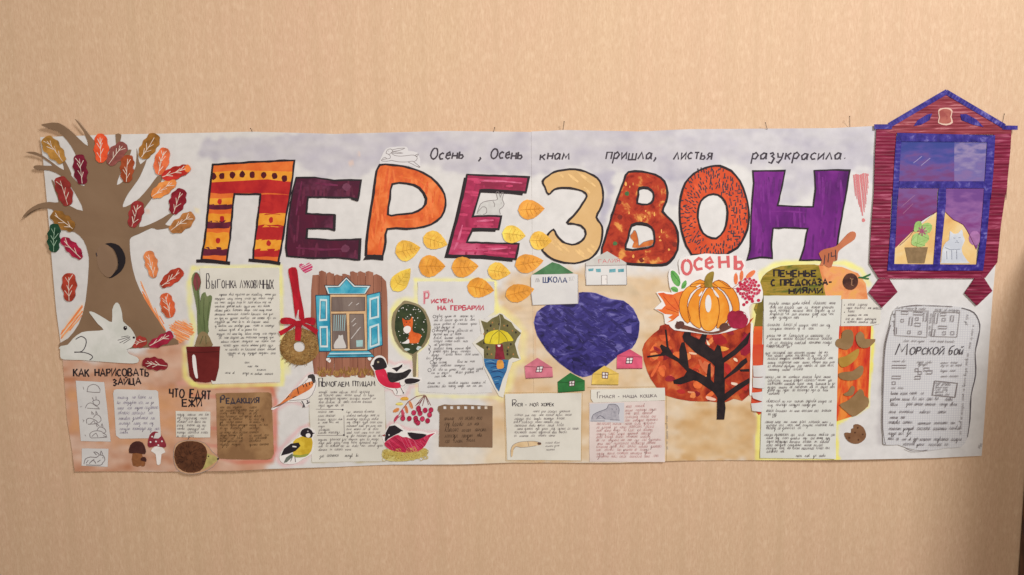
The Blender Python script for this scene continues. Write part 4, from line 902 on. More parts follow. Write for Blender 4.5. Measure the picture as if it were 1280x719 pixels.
sheet('tail', M((5,302),(60,272),(100,236),(110,252),(60,285)), flat(148, 84, 52), 2.35, 0, b1)
sheet('head', M((240,92),(270,85),(284,105),(282,140),(268,140),(258,112),(238,110)), flat(60, 52, 50), 2.5, 0, b1, sm=2)
lines('feather_mark', [M((205,150),(212,168)), M((222,140),(232,165)), M((245,135),(250,155)), M((100,240),(118,222)), M((140,235),(165,225)), M((262,140),(268,150)), M((170,170),(178,210))], 1.4, BLACK, 2.7, b1, taper=True)
lines('pen_line', [smooth(M((284,120),(290,150),(265,215),(225,245),(170,250),(120,255)), 2, False), M((120,232),(140,190),(200,152),(240,112)), M((5,302),(60,285),(110,255))], .6, PEN, 2.6, b1); lines('leg', [M((198,255),(212,280),(205,298)), M((212,280),(218,296)), M((232,250),(240,270),(250,262)), M((240,270),(228,272))], 1.1, INK, 2.6, b1)
b2 = bird('paper_bird', 'yellow paper tit with a black head and black wing at the lower edge', M((60,600),(85,555),(140,510),(180,480),(190,440),(230,425),(265,435),(288,460),(270,490),(272,560),(258,600),(200,630),(160,655),(90,655),(60,630)), 372, 578)
sheet('breast', M((145,515),(180,490),(210,482),(262,495),(265,550),(245,595),(190,602),(145,600)), paint('tit_yellow', [(196, 158, 40), (220, 184, 62)], scale=60), 2.4, 0, b2, sm=2)
sheet('belly', M((140,596),(190,602),(245,592),(220,612),(160,616)), flat(132, 134, 60), 2.5, 0, b2, sm=2)
sheet('head', M((190,470),(200,440),(235,428),(262,445),(268,458),(284,462),(268,468),(262,490),(220,488)), BLACK, 2.6, 0, b2, sm=2); sheet('cheek', M((225,468),(245,462),(255,475),(245,490),(228,485)), M_white, 2.8, 0, b2, sm=2)
blobs('eye', [(*M((238,450))[0], 1.1)], 1, ink(160, 150, 150), 2.9, b2)
sheet('wing', M((65,605),(85,560),(130,528),(180,522),(190,545),(160,575),(120,590)), BLACK, 2.7, 0, b2, wob=.4); lines('wing_bar', [M((140,545),(165,548))], 1.6, M_white, 2.95, b2)
sheet('tail', M((85,648),(100,615),(140,588),(142,610),(105,645)), flat(96, 100, 92), 2.55, 0, b2); lines('leg', [M((140,612),(128,640)), M((155,612),(160,645))], .7, INK, 2.6, b2)
b3 = bird('paper_bird', 'bullfinch with raised wings and a pinkish red breast beside the blue window', BF((105,245),(150,150),(205,108),(270,105),(330,150),(360,240),(420,275),(530,220),(590,215),(600,260),(560,310),(640,305),(720,295),(730,340),(680,420),(760,425),(860,440),(870,480),(800,520),(650,540),(600,600),(640,650),(580,690),(480,690),(440,620),(360,590),(260,540),(190,450),(165,340)), 500, 492)
m_crim = paint('bullfinch_red', [(196, 30, 62), (214, 44, 74)], scale=30)
sheet('breast', BF((175,330),(240,315),(315,300),(350,360),(380,450),(460,500),(540,505),(560,580),(450,588),(340,570),(260,520),(210,450)), m_crim, 2.4, 0, b3, sm=2)
sheet('head', BF((125,248),(155,235),(170,170),(225,132),(290,140),(330,190),(355,265),(310,300),(180,320),(150,275)), BLACK, 2.5, 0, b3, sm=2)
blobs('eye', [(*BF((222,198))[0], 1.4)], 1, ink(170, 156, 130), 2.8, b3)
sheet('wing', BF((358,350),(470,362),(590,350),(680,305),(720,320),(690,370),(640,430),(560,465),(440,505),(380,470)), paint('wing_black', [(36, 32, 34), (56, 50, 52)], scale=80), 2.6, 0, b3, sm=2)
sheet('far_wing', BF((425,290),(520,270),(585,228),(582,270),(545,300),(500,345),(470,318)), BLACK, 2.6, 0, b3)
sheet('tail', BF((620,460),(700,440),(760,445),(855,465),(780,510),(640,525)), BLACK, 2.6, 0, b3, sm=2)
lines('pen_line', [BF((540,490),(560,550),(610,550),(625,520))], .5, PEN, 2.6, b3, sm=2); lines('leg', [BF((485,590),(510,640),(500,680)), BF((560,580),(590,640),(600,660))], .6, INK, 2.6, b3)
blobs('foot', [(*BF((600,658))[0], 1.0)], 1, INK, 2.7, b3)
# rowan twig
rw = thing('rowan_twig', 'drawn rowan twig with crimson berries and orange leaflets above the nest', 'berries', 515, 535)
lines('twig', [NB((130,345),(190,240),(260,150),(330,105),(405,90)), NB((160,300),(230,250)), NB((400,95),(330,180)), NB((405,95),(345,200)), NB((410,95),(385,190)), NB((412,95),(440,180)), NB((415,100),(460,185)), NB((405,100),(370,150),(320,190))], 1.0, ink(120, 60, 60), 1.2, rw, taper=True)
lv_ = [((225,125),38,16,0,(232,164,64)), ((180,172),34,13,0,(236,204,110)), ((150,228),32,16,-.5,(226,140,80)), ((150,300),36,13,-1.0,(200,72,98)), ((210,260),42,14,1.4,(206,76,100)), ((242,220),38,14,1.3,(222,126,80)), ((282,180),38,14,1.2,(228,140,92))]
for c, rx, ry, ro_, col in lv_:
    P = [NB((c[0]+x, c[1]+y))[0] for x, y in ell(0, 0, rx, ry, 12, ro_)]
    sheet('leaflet', P, flat(*col), 1.3, 0, rw); hatch('pencil_strokes', P, math.degrees(ro_), 1.2, .7, ink(*[int(v*.86) for v in col]), 1.5, rw)
bc = [(210,300),(268,302),(308,250),(350,210),(365,255),(325,300),(345,340),(385,305),(410,228),(462,225),(450,268),(432,322),(352,222),(330,325)]
for i, c in enumerate(bc):
    P = [NB((c[0]+x, c[1]+y))[0] for x, y in ell(0, 0, 20, 23, 10)]
    sheet('berry', P, paint('berry_crimson', [(168, 26, 62), (200, 56, 92)], scale=90), 1.6 + .05*(i % 3), .15, rw); lines('pen_line', [P], .5, ink(128, 16, 46), 2.0, rw, closed=True)
# bullfinch on nest
b4 = bird('paper_bird', 'bullfinch with a red belly sitting on a straw nest under the rowan twig', NB((22,450),(45,440),(60,395),(110,352),(170,348),(215,395),(250,415),(350,410),(440,430),(503,420),(503,440),(455,480),(415,550),(360,600),(280,622),(150,612),(80,580),(40,520)), 510, 575)
ns = paint('nest_straw', [(186, 166, 96), (214, 196, 128)], scale=120, contrast=.5)
sheet('nest', NB((30,600),(60,575),(150,590),(300,600),(380,570),(430,580),(420,620),(350,660),(220,685),(100,685),(35,660),(20,625)), ns, 2.2, .5, b4, sm=2)
V3 = []; f = []
for i in range(120):
    u_ = random.random(); x, y = NB((40+380*u_, random.uniform(595, 675)-40*u_*.6))[0]; r = random.uniform(1.4, 2.8)
    ribbon(V3, f, ell(x, y, r*1.4, r, 8, random.uniform(0, 3)), .5, 2.6+random.uniform(0, .4), True)
link('nest_curls', V3, f, paint('nest_curl', [(120, 92, 36), (206, 178, 92), (150, 120, 56)], scale=260, contrast=.5), b4)
m_cp = paint('crayon_crimson', [(180, 24, 62), (206, 60, 92)], scale=50, stretch=(1, 1, 3), rot=.6, contrast=.5)
BP = NB((45,520),(110,470),(170,445),(250,470),(330,490),(400,460),(500,428),(450,470),(410,545),(340,598),(230,608),(120,590),(65,560)); sheet('belly', BP, m_cp, 2.9, 0, b4, sm=2)
hatch('crayon_strokes', BP, 38, 1.7, .6, ink(150, 20, 54), 3.1, b4, jit=1.6, skip=.35); hatch('crayon_strokes', BP, 62, 3.0, .45, ink(214, 96, 122), 3.2, b4, jit=1.6, skip=.5)
sheet('head', NB((48,500),(55,430),(90,370),(140,362),(185,392),(215,412),(150,440),(80,480),(58,508)), BLACK, 3.2, 0, b4, wob=.3)
sheet('beak', NB((22,452),(50,440),(50,462)), flat(140, 60, 56), 3.1, 0, b4); blobs('eye', [(*NB((87,447))[0], .9)], 1, M_white, 3.5, b4)
sheet('wing_patch', NB((165,445),(195,415),(245,415),(260,465),(210,468)), M_white, 3.2, 0, b4); sheet('wing', NB((252,425),(340,432),(425,445),(370,480),(320,490),(285,475)), BLACK, 3.3, 0, b4, sm=2)
# torn brown note
nb = N((397,345),(430,335),(470,338),(550,336),(700,344),(700,576),(400,572),(404,385),(392,365))
hl = [N((x, 344), (x+17, 344), (x+18, 361), (x+1, 361)) for x in (425, 463, 501, 541, 580, 616, 655)]
t = thing('notebook_leaf', 'brown kraft notebook leaf with a row of punched square holes along its top', 'note', 583, 557)
sheet('sheet', [nb] + hl, paint('note_brown', [(124, 94, 72), (136, 104, 80)], scale=15, bump=.3), 1.6, .5, t, grid=9)
hand(t, [(*N((428,424))[0], *N((640,420))[0]), (*N((430,455))[0], *N((650,450))[0]), (*N((432,488))[0], *N((665,484))[0]), (*N((432,520))[0], *N((670,514))[0]), (*N((435,548))[0], *N((595,544))[0])], 2.05, 4.4, .75, ink(78, 58, 46))
# ================================================================== drying leaves
t = card('text_sheet', 'white sheet headed Рисуем на гербарии between the fox leaf and the umbrella leaf', 'sheet', Q((205,10),(662,8),(660,190),(585,240),(560,380),(610,470),(600,540),(650,670),(420,678),(210,665),(206,440),(270,380),(285,280),(250,180),(205,140)), M_card, lift=.8, thick=.2)
RO = ink(190, 70, 88)
write('heading_writing', 'Р', *Q((243,145))[0], *Q((272,145))[0], 15, 2.4, ink(216, 150, 158), 1.2, t); write('heading_writing', 'Р', *Q((246,142))[0], *Q((270,142))[0], 13.5, .8, RO, 1.3, t)
write('heading_writing', 'ИСУЕМ', *Q((285,136))[0], *Q((412,136))[0], 4.6, 1.5, RO, 1.25, t); write('heading_writing', 'НА ГЕРБАРИИ', *Q((325,180))[0], *Q((596,178))[0], 5.4, 1.5, RO, 1.25, t)
q = lambda a, b, y: (*Q((a, y))[0], *Q((b, y-2))[0])
hand(t, [q(310,430,222), q(455,535,222), q(300,440,246), q(450,550,244), q(298,555,268), q(300,435,290), q(312,530,308), q(296,460,330), q(296,410,352), q(430,498,350), q(296,500,372), q(300,425,392), q(300,545,414), q(296,545,432), q(285,345,455), q(370,575,450), q(256,350,472), q(300,400,496), q(440,545,492), q(285,480,516), q(296,450,540), q(465,590,536), q(285,400,560), q(430,548,556), q(305,405,580), q(262,355,620), q(385,605,618), q(262,365,640), q(385,585,638)], 1.2, 2.9, .6, INK2)
lines('list_ring', [ell(*Q((303,218))[0], 1.8, 1.8, 9), ell(*Q((298,302))[0], 1.8, 1.8, 9), ell(*Q((288,490))[0], 2.2, 2.2, 9), ell(*Q((275,536))[0], 2.2, 2.2, 9)], .5, INK, 1.2, t, closed=True)
lines('bracket', [Q((268,385),(280,395),(276,410),(268,418)), Q((268,405),(280,425),(272,440))], .6, INK, 1.2, t)
# fox on an oval leaf
fx = thing('painted_leaf', 'oval dark green leaf on a stalk painted with an orange fox in snow', 'leaf', 519, 470, 'dried leaves with pictures')
sheet('leaf_blade', Q((105,140),(125,122),(165,130),(215,150),(255,195),(280,260),(275,340),(240,400),(200,435),(195,570),(178,572),(172,450),(120,425),(70,360),(48,270),(60,190)), paint('leaf_underside', [(128, 112, 84), (146, 130, 100)], scale=25), 1.8, .5, fx, sm=2)
sheet('painted_night', Q((125,142),(170,145),(215,165),(245,205),(262,270),(255,340),(225,395),(175,440),(130,415),(90,360),(68,290),(75,210),(95,165)), paint('night_green', [(42, 52, 32), (56, 66, 40)], scale=40), 2.2, 0, fx, sm=2)
FP = Q((112,225),(130,238),(160,235),(170,215),(176,250),(172,285),(180,310),(210,318),(228,330),(215,355),(205,375),(140,372),(150,340),(152,310),(130,290),(118,262))
sheet('fox', FP, paint('fox_orange', [(196, 74, 26), (222, 104, 46)], scale=70), 2.5, 0, fx, sm=2)
sheet('fox_chest', Q((120,285),(140,272),(162,280),(160,305),(140,318),(122,305)), M_white, 2.7, 0, fx, sm=2); sheet('fox_tail_tip', Q((108,375),(130,365),(150,350),(155,372),(140,378)), M_white, 2.65, 0, fx, sm=2)
blobs('fox_eye', [(*Q((138,250))[0], .7), (*Q((158,250))[0], .7), (*Q((126,262))[0], .6)], 1, BLACK, 2.8, fx)
sn = []
while len(sn) < 42:
    x, y = random.uniform(497, 533), random.uniform(380, 440)
    if inside(x, y, [Q((125,142),(170,145),(215,165),(245,205),(262,270),(255,340),(225,395),(175,440),(130,415),(90,360),(68,290),(75,210),(95,165))]) and not inside(x, y, [FP]): sn.append((x, y, random.uniform(.35, .8)))
blobs('snowflake', sn, .6, M_white, 2.5, fx, n=6); blobs('snow_drift', [(*Q((140,412))[0], 4, 1.6), (*Q((215,400))[0], 2.6, 1.6), (*Q((205,408))[0], 2, 2)], 2, paint('snow_grey', [(188, 198, 192)], bump=0), 2.45, fx)
# maple leaf with umbrella
mp_ = thing('painted_leaf', 'olive maple leaf painted with a girl under a yellow umbrella over a blue puddle', 'leaf', 622, 495, 'dried leaves with pictures')
sheet('cut_paper_edge', Q((690,195),(712,200),(760,240),(825,300),(800,400),(822,470),(770,490),(745,560),(715,700),(690,690),(640,600),(600,520),(590,450),(530,375),(585,320),(570,232),(620,240)), M_cream, 1.7, .4, mp_)
ML = Q((695,200),(710,205),(720,225),(762,250),(785,285),(820,315),(800,345),(785,380),(800,440),(810,468),(770,460),(740,480),(680,480),(600,465),(598,410),(550,378),(600,350),(600,300),(580,240),(620,250),(650,225),(680,215))
sheet('leaf_blade', ML, paint('maple_olive', [(92, 84, 50), (112, 102, 64), (124, 112, 72)], scale=40, contrast=.5), 2.2, .5, mp_, wob=.4)
sheet('puddle', Q((598,466),(680,472),(748,475),(735,540),(710,590),(690,662),(672,640),(640,570),(605,510)), paint('puddle_blue', [(34, 76, 124), (54, 112, 160), (30, 58, 104)], scale=40, stretch=(.5, 1, 2), contrast=.5), 2.5, 0, mp_, wob=.3)
blobs('leaf_speck', [(*Q(p)[0], 1.2, 1.7) for p in ((640,270),(690,262),(740,270),(620,300),(790,310),(620,440),(740,420),(760,380),(740,440),(600,372),(620,400))], 1, ink(46, 40, 34), 2.55, mp_, n=6)
blobs('leaf_speck', [(*Q(p)[0], 1.0, 1.2) for p in ((660,290),(720,270),(770,300),(630,410),(745,400),(650,252),(775,440),(645,440),(600,320))], 1, ink(176, 120, 70), 2.5, mp_, n=6)
sheet('coat', Q((668,382),(690,376),(712,382),(716,420),(726,468),(700,474),(664,468),(670,420)), paint('coat_red', [(108, 26, 40), (136, 38, 54)], scale=80), 2.8, 0, mp_); sheet('collar', Q((680,384),(700,384),(696,396),(684,396)), M_white, 2.95, 0, mp_)
lines('puddle_wave', [Q((620,500),(650,494),(680,504)), Q((640,520),(670,514),(700,524),(730,516)), Q((640,548),(680,540),(715,550)), Q((655,580),(690,572),(705,582)), Q((665,620),(690,612)), Q((690,490),(730,492))], 1.3, ink(30, 52, 100), 2.7, mp_, taper=True, sm=2); lines('puddle_wave', [Q((612,484),(640,480),(665,488)), Q((650,535),(690,530)), Q((660,600),(688,594))], .8, ink(120, 160, 188), 2.75, mp_, taper=True, sm=2)
sheet('boots', Q((680,478),(712,478),(718,520),(690,528),(676,520)), flat(200, 136, 60), 2.8, 0, mp_, sm=2)
sheet('umbrella', Q((603,370),(610,325),(645,302),(690,295),(740,310),(775,355),(760,362),(720,366),(690,380),(650,380),(625,378)), paint('umbrella_yellow', [(206, 180, 34), (226, 204, 60)], scale=40), 3.0, .2, mp_, sm=2)
lines('umbrella_rib', [Q((690,297),(650,330),(635,376)), Q((690,297),(690,340),(688,378)), Q((690,297),(725,330),(742,362)), Q((692,205),(698,250),(690,297))], .7, ink(120, 106, 40), 3.3, mp_, sm=2)
lines('umbrella_rib', [Q((692,205),(698,250),(690,297))], .8, ink(170, 160, 130), 3.35, mp_, sm=2)

# ------------------------------------------------------------------ yellow leaves
def birch(z, tail, tip, wd, label, col=(226, 154, 40), s=4.495):
    (x0, y0), (x1, y1) = z(tail, tip); L_ = math.hypot(x1-x0, y1-y0); ux, uy = (x1-x0)/L_, (y1-y0)/L_; wd = wd/s
    up = []; dn = []
    for i in range(0, 15):
        t_ = i/14; w = wd/2*(sin(pi*t_**.72)**.85 if 0 < t_ < 1 else 0)*(1+random.uniform(-.04, .04))
        up.append((x0+ux*L_*t_-uy*w, y0+uy*L_*t_+ux*w)); dn.append((x0+ux*L_*t_+uy*w, y0+uy*L_*t_-ux*w))
    P = up + dn[-2:0:-1]
    m = paint('yellow_leaf_%d_%d_%d' % col, [tuple(int(v*.86) for v in col), col, (min(255, col[0]+12), min(255, col[1]+26), col[2]+24)], scale=45, contrast=.5, rough=.45, bump=.4, spec=.4, grain=500)
    cx, cy = (x0+x1)/2, (y0+y1)/2
    lf = lambda x, y: 2.1 + .012*((x-cx)**2+(y-cy)**2)**.5*abs(sin((x+y)/9))*2
    o = sheet('yellow_leaf', P, m, lf, .4, None, grid=4); tag(o, label, 'leaf', 'dried yellow birch leaves scattered under the title')
    v = [[(x0+ux*2, y0+uy*2), (cx+random.uniform(-.7, .7), cy+random.uniform(-.7, .7)), (x1, y1)]]
    for t_ in (.3, .45, .6, .75):
        for sd in (1, -1): v.append([(x0+ux*L_*t_, y0+uy*L_*t_), (x0+ux*L_*(t_+.1)-uy*sd*wd*.36*sin(pi*(t_+.1)**.72), y0+uy*L_*(t_+.1)+ux*sd*wd*.36*sin(pi*(t_+.1)**.72))])
    lines('vein', v, .45, ink(*[int(c*.84) for c in col]), 3.0, o, taper=True)
YG = (232, 174, 56); YO = (226, 146, 36); YL = (234, 190, 66)
birch(Fz, (878,392), (1018,384), 104, 'yellow leaf highest of all, right of the crimson letter Е', YO, 4.23)
birch(O, (664,140), (796,157), 102, 'pale yellow leaf touching the lower right end of the crimson letter Е', YL)
birch(O, (818,180), (942,184), 104, 'yellow leaf lying on the lower tip of the beige letter З', YG)
birch(O, (222,162), (358,206), 104, 'glossy yellow leaf just left of the foot of the crimson letter Е', YG)
birch(O, (66,250), (206,222), 118, 'round yellow leaf under the orange letter Р', YG)
birch(O, (196,325), (346,327), 124, 'large yellow leaf, second from the left in the middle row', YO)
birch(O, (380,335), (532,326), 116, 'large yellow leaf with a glossy lower edge under the foot of the crimson Е', YO)
birch(O, (583,345), (712,364), 98, 'small yellow leaf between the crimson Е and the village', YG)
birch(O, (736,322), (895,294), 106, 'broad orange yellow leaf beside the green roof of the school', YO)
birch(O, (468,436), (619,462), 112, 'orange yellow leaf lying on the top edge of the sheet about dried leaves', YO)
birch(O, (683,492), (844,452), 102, 'orange yellow leaf touching the white wall of the school', YO)
birch(O, (52,462), (150,338), 96, 'pale yellow leaf standing upright, leftmost of all', YL)

# ================================================================== the village
lk = thing('painted_lake', 'large heart-shaped violet blue paper lake in the middle of the village', 'lake', 735, 470)
LK = R((390,210),(430,208),(470,212),(540,240),(600,248),(645,285),(675,350),(668,420),(640,470),(570,510),(510,560),(450,595),(410,605),(370,590),(300,540),(240,480),(195,410),(180,350),(195,300),(240,268),(300,262),(388,260))
sheet('paper_edge', [(733+(x-733)*1.012, 418+(y-418)*1.012) for x, y in LK], paint('lilac_edge', [(150, 140, 176)], bump=0), 1.1, .3, lk)
sheet('water', LK, paint('violet_gouache', [(26, 22, 66), (44, 36, 100), (58, 50, 122), (112, 104, 164)], scale=34, stretch=(.8, 1, 1.5), rot=.4, contrast=.40, detail=9, rough=.55, dist=1.2), 1.4, .3, lk, sm=2)
lines('brush_streak', [[(x, y), (x+random.uniform(2, 7), y+random.uniform(1, 4))] for x, y in [(random.uniform(680, 785), random.uniform(382, 445)) for _ in range(80)] if inside(x+3, y+2, [LK])], .7, ink(92, 84, 150), 1.75, lk, taper=True)
brushwork(lk, [list(smooth(LK, 2))], (15, -30, 40), ((46, 38, 100), (60, 52, 120), (40, 33, 90)), lift=1.48, w=4.2, gap=5, skip=.68, brk=22)
sheet('pale_patch', R((603,372),(638,362),(638,402),(618,398)), flat(92, 82, 142), 1.75, 0, lk)
def house(nm, label, wall_, roof, wm, rm, win, lift=1.9):
    t = thing(nm, label, 'house', sum(p[0] for p in wall_)/len(wall_), max(p[1] for p in wall_), 'little paper houses of the village')
    o = sheet('front', wall_, wm, lift, .5, t)
    if roof: sheet('roof', roof, rm, lift+.35, 0, t)
    if win:
        w_ = sheet('window', win, M_white, lift+.4, 0, t); x0, x1 = min(p[0] for p in win), max(p[0] for p in win); y0, y1 = min(p[1] for p in win), max(p[1] for p in win)
        lines('glazing_bar', [win+[win[0]], [((x0+x1)/2, y0), ((x0+x1)/2, y1)], [(x0, (y0+y1)/2), (x1, (y0+y1)/2)]], .8, ink(90, 40, 60), lift+.7, w_)
    return t
sc_ = house('paper_school', 'white paper school with a green roof above the left shoulder of the lake', HS((88,300),(575,290),(612,300),(614,628),(100,648),(78,500),(75,340)), HS((92,300),(320,158),(400,180),(565,282),(400,292)), M_card, paint('roof_green', [(66, 108, 70), (84, 128, 86)], scale=40), None, 2.1)
write('sign_writing', 'ШКОЛА', *HS((216,386))[0], *HS((486,390))[0], 6.6, 1.15, ink(50, 66, 110), 2.6, sc_); lines('paper_edge_line', [HS((78,330),(80,500),(98,645),(612,628),(612,300))], .5, PEN2, 2.6, sc_)
hatch('pencil_square', HS((128,340),(178,338),(178,386),(128,388)), 70, 1.0, .5, ink(176, 170, 172), 2.5, sc_); hatch('pencil_square', HS((510,320),(572,318),(572,370),(510,372)), 70, 1.2, .5, ink(186, 180, 180), 2.5, sc_)
sa = house('paper_house', 'white paper house with a red sign in its gable and turquoise windows', HS((700,165),(945,35),(1162,165),(1168,415),(705,418),(692,300)), None, M_card, None, None, 2.0)
sheet('gable', HS((700,165),(945,35),(1162,165),(1160,190),(705,200)), paint('gable_grey', [(192, 184, 178), (202, 194, 188)], scale=40), 2.35, 0, sa)
write('sign_writing', 'ГАЛИЯ', *HS((850,172))[0], *HS((1085,158))[0], 4.6, .6, ink(206, 96, 100), 2.6, sa)
for P in (HS((728,235),(790,228),(785,258),(735,262)), HS((815,235),(870,232),(872,270),(820,270)), HS((968,240),(1040,232),(1040,270),(968,276)), HS((1068,238),(1135,232),(1135,268),(1070,272))):
    sheet('window', P, paint('turquoise_wash', [(74, 138, 150), (120, 170, 178)], scale=120, contrast=.5), 2.5, 0, sa)
sheet('door', HS((880,308),(942,306),(942,410),(882,412)), M_white, 2.4, 0, sa); lines('pen_line', [HS((880,412),(880,308),(942,306),(942,410)), HS((922,350),(936,350)), HS((705,418),(1168,415)), HS((705,200),(1160,190)), HS((700,165),(705,418)), HS((1162,165),(1168,415))], .6, PEN2, 2.65, sa)
H_ = [('pink paper house with a white window, lowest left of the lake', R((135,555),(195,515),(265,560),(268,605),(140,612)), (198,108,124), R((195,555),(222,555),(215,582),(188,582))),
      ('green paper house under the tip of the lake', R((290,628),(350,585),(418,622),(418,668),(292,678)), (44,108,54), R((345,625),(370,622),(368,646),(345,648))),
      ('yellow paper house right of the tip of the lake', R((455,590),(510,552),(578,590),(576,642),(450,640)), (226,186,92), R((500,582),(528,585),(525,612),(500,610))),
      ('bright pink paper house at the right side of the lake', R((570,505),(630,475),(690,512),(690,566),(568,566)), (210,84,112), R((615,515),(645,515),(640,542),(612,542)))]
for lab, P, c_, w_ in H_:
    t = house('paper_house', lab, P, None, paint('wash_%d_%d_%d' % c_, [tuple(int(v*.88) for v in c_), c_, tuple(min(255, int(v*1.06+12)) for v in c_)], scale=34, contrast=.5), None, w_, 1.8)
    lines('eave_line', [[P[0], (P[0][0]+(P[2][0]-P[0][0])*.5, P[0][1]+1), P[2]]], .8, ink(*[int(v*.8) for v in c_]), 2.2, t); lines('base_line', [[P[-1], P[-2]]], 1.0, ink(*[int(v*.72) for v in c_]), 2.2, t)
# pet notes
t = card('text_sheet', 'cream note headed Рися - мой хорёк with a drawn ferret at the bottom', 'note', S((55,198),(508,190),(505,595),(68,592)), M_cream, lift=1.4)
write('heading_writing', 'РИСЯ - МОЙ ХОРЕК', *S((100,272))[0], *S((345,270))[0], 3.9, .75, INK, 1.85, t); write('heading_initial', 'Р', *S((98,268))[0], *S((122,268))[0], 7.5, .75, INK, 1.85, t)
q = lambda a, b, y: (*S((a, y))[0], *S((b, y-2))[0])
hand(t, [q(220,450,308), q(110,450,330), q(110,405,352), q(105,395,372), q(110,415,392), q(125,485,412), q(108,415,434), q(108,355,454)], 1.8, 3.0, .6); hand(t, [q(295,375,494), q(295,378,514), q(300,360,536)], 1.8, 2.4, .5, PEN2)
sheet('ferret', S((90,575),(88,535),(100,505),(125,490),(160,482),(230,480),(260,488),(272,500),(240,506),(210,512),(150,518),(120,512),(105,530),(100,565)), paint('ferret_tan', [(206, 172, 130), (222, 190, 150)], scale=40), 1.8, 0, t, sm=2); blobs('ferret_head', [(*S((258,494))[0], 2.4, 1.8)], 2, flat(92, 64, 56), 1.95, t)
lines('pen_line', [S((90,575),(88,535),(100,505),(125,490),(160,482),(230,480),(260,488)), S((105,530),(120,512),(150,518),(210,512),(240,506)), S((190,482),(196,510))], .5, PEN, 1.95, t, sm=2)
lines('pencil_frame', [S((48,192),(515,186),(510,600),(60,598))], .5, ink(190, 160, 116), .8, poster, closed=True)
lines('pencil_frame', [S((545,158),(1012,158)), S((1018,168),(1018,600))], .6, ink(180, 150, 110), .8, poster)
hand(poster, [(*S((1018,330))[0], *S((1018,525))[0])], .7, 2.4, .5, PEN2)
t = card('text_sheet', 'pinkish note about a cat in faded red handwriting with a grey cat drawing', 'note', S((555,248),(1008,240),(1008,605),(558,602)), paint('pinkish_paper', [(212, 192, 186), (222, 202, 196)], scale=12, bump=.25), lift=1.3)
sheet('cat_ground', S((560,255),(765,250),(762,370),(560,362)), paint('bluish_paper', [(198, 192, 196)], bump=0), 1.6, 0, t)
sheet('drawn_cat', S((570,350),(580,320),(620,300),(660,285),(670,262),(700,258),(722,265),(735,290),(730,320),(735,350),(680,352),(620,348)), paint('cat_pencil', [(150, 144, 152), (186, 178, 184)], scale=110, contrast=.5), 1.75, 0, t, sm=2)
lines('pen_line', [S((570,350),(580,320),(620,300),(660,285),(670,262),(700,258),(722,265),(735,290),(730,320)), S((565,358),(650,358)), S((680,352),(738,354)), S((690,285),(696,290)), S((715,285),(720,290)), S((700,305),(712,305)), S((600,345),(620,325),(650,345))], .7, ink(108, 104, 116), 1.9, t, sm=2)
q = lambda a, b, y: (*S((a, y))[0], *S((b, y-3))[0])
RP = ink(190, 138, 136)
hand(t, [q(775,920,280), q(770,960,302), q(770,950,322), q(770,970,342), q(770,985,362)] + [q(595+random.randint(0, 12), 985-random.randint(0, 60), 384+i*19.5) for i in range(11)], 1.7, 3.4, .6, RP)
t = card('heading_strip', 'cream strip headed Гнася - наша кошка over the pinkish note', 'note', S((565,170),(1008,162),(1010,238),(580,248),(565,225)), M_cream, lift=2.1)
write('heading_writing', 'ГНАСЯ - НАША КОШКА', *S((618,222))[0], *S((960,218))[0], 3.6, .75, PEN, 2.55, t); write('heading_initial', 'Г', *S((604,222))[0], *S((620,222))[0], 7.5, .75, PEN, 2.55, t)

# ================================================================== autumn tree collage and pumpkin
bt = thing('tree_collage', 'red orange painted disc with a black bare tree under the pumpkin', 'picture', 900, 522)
m_bt = paint('autumn_wash', [(120, 30, 24), (164, 52, 30), (186, 72, 36), (204, 104, 56)], scale=36, stretch=(1, 1, .7), contrast=.4, detail=7, rough=.55)
sheet('background_disc', BT((10,270),(50,200),(110,150),(175,110),(640,100),(655,110),(652,540),(560,565),(500,590),(420,582),(300,580),(150,545),(85,480),(40,400)), m_bt, 1.3, .4, bt, sm=2)
for P, c_ in ((BT((290,285),(330,290),(335,300),(300,298)), (224,170,140)), (BT((395,210),(405,225),(415,245),(400,240)), (230,190,160)), (BT((555,320),(575,325),(580,345),(560,335)), (230,190,160)), (BT((545,465),(580,472),(575,485),(545,480)), (228,190,170)), (BT((285,520),(325,525),(325,535),(290,530)), (214,140,100)), (BT((395,550),(450,565),(445,578),(400,570)), (226,170,150)), (BT((480,250),(530,265),(500,280),(482,278)), (222,146,60)), (BT((175,420),(195,430),(190,440),(178,435)), (200,80,60)), (BT((345,330),(400,345),(440,380),(430,440),(380,400)), (196,96,60)), (BT((600,210),(652,170),(652,290),(600,300)), (140,24,44)), (BT((60,420),(110,340),(118,345),(75,430)), (206,92,50)), (BT((430,180),(480,175),(520,230),(450,240)), (150,28,32)), (BT((330,190),(370,195),(360,215)), (196,84,60))):
    sheet('paint_patch', P, flat(*c_), 1.6, 0, bt, sm=2, wob=.2)
DISC = smooth(BT((10,270),(50,200),(110,150),(175,110),(640,100),(652,110),(650,540),(560,565),(500,590),(420,582),(300,580),(150,545),(85,480),(40,400)), 2)
pal = [(150,42,26),(186,66,34),(206,96,48),(120,24,30),(170,40,36),(214,120,66),(134,30,40),(196,80,44)]
for i in range(46):
    for _ in range(20):
        x, y = random.uniform(804, 935), random.uniform(402, 500)
        P = ell(x, y, random.uniform(3, 9), random.uniform(1.5, 5), 9, random.choice((-.6, -.9, .5, .2, 1.2)))
        if all(inside(px_, py_, [DISC]) for px_, py_ in P): break
    else: continue
    sheet('paint_patch', P, flat(*pal[i % 8]), 1.5 + .004*i, 0, bt, wob=.7)
m_bk = paint('black_tree_paper', [(30, 22, 26), (44, 32, 34)], scale=60)
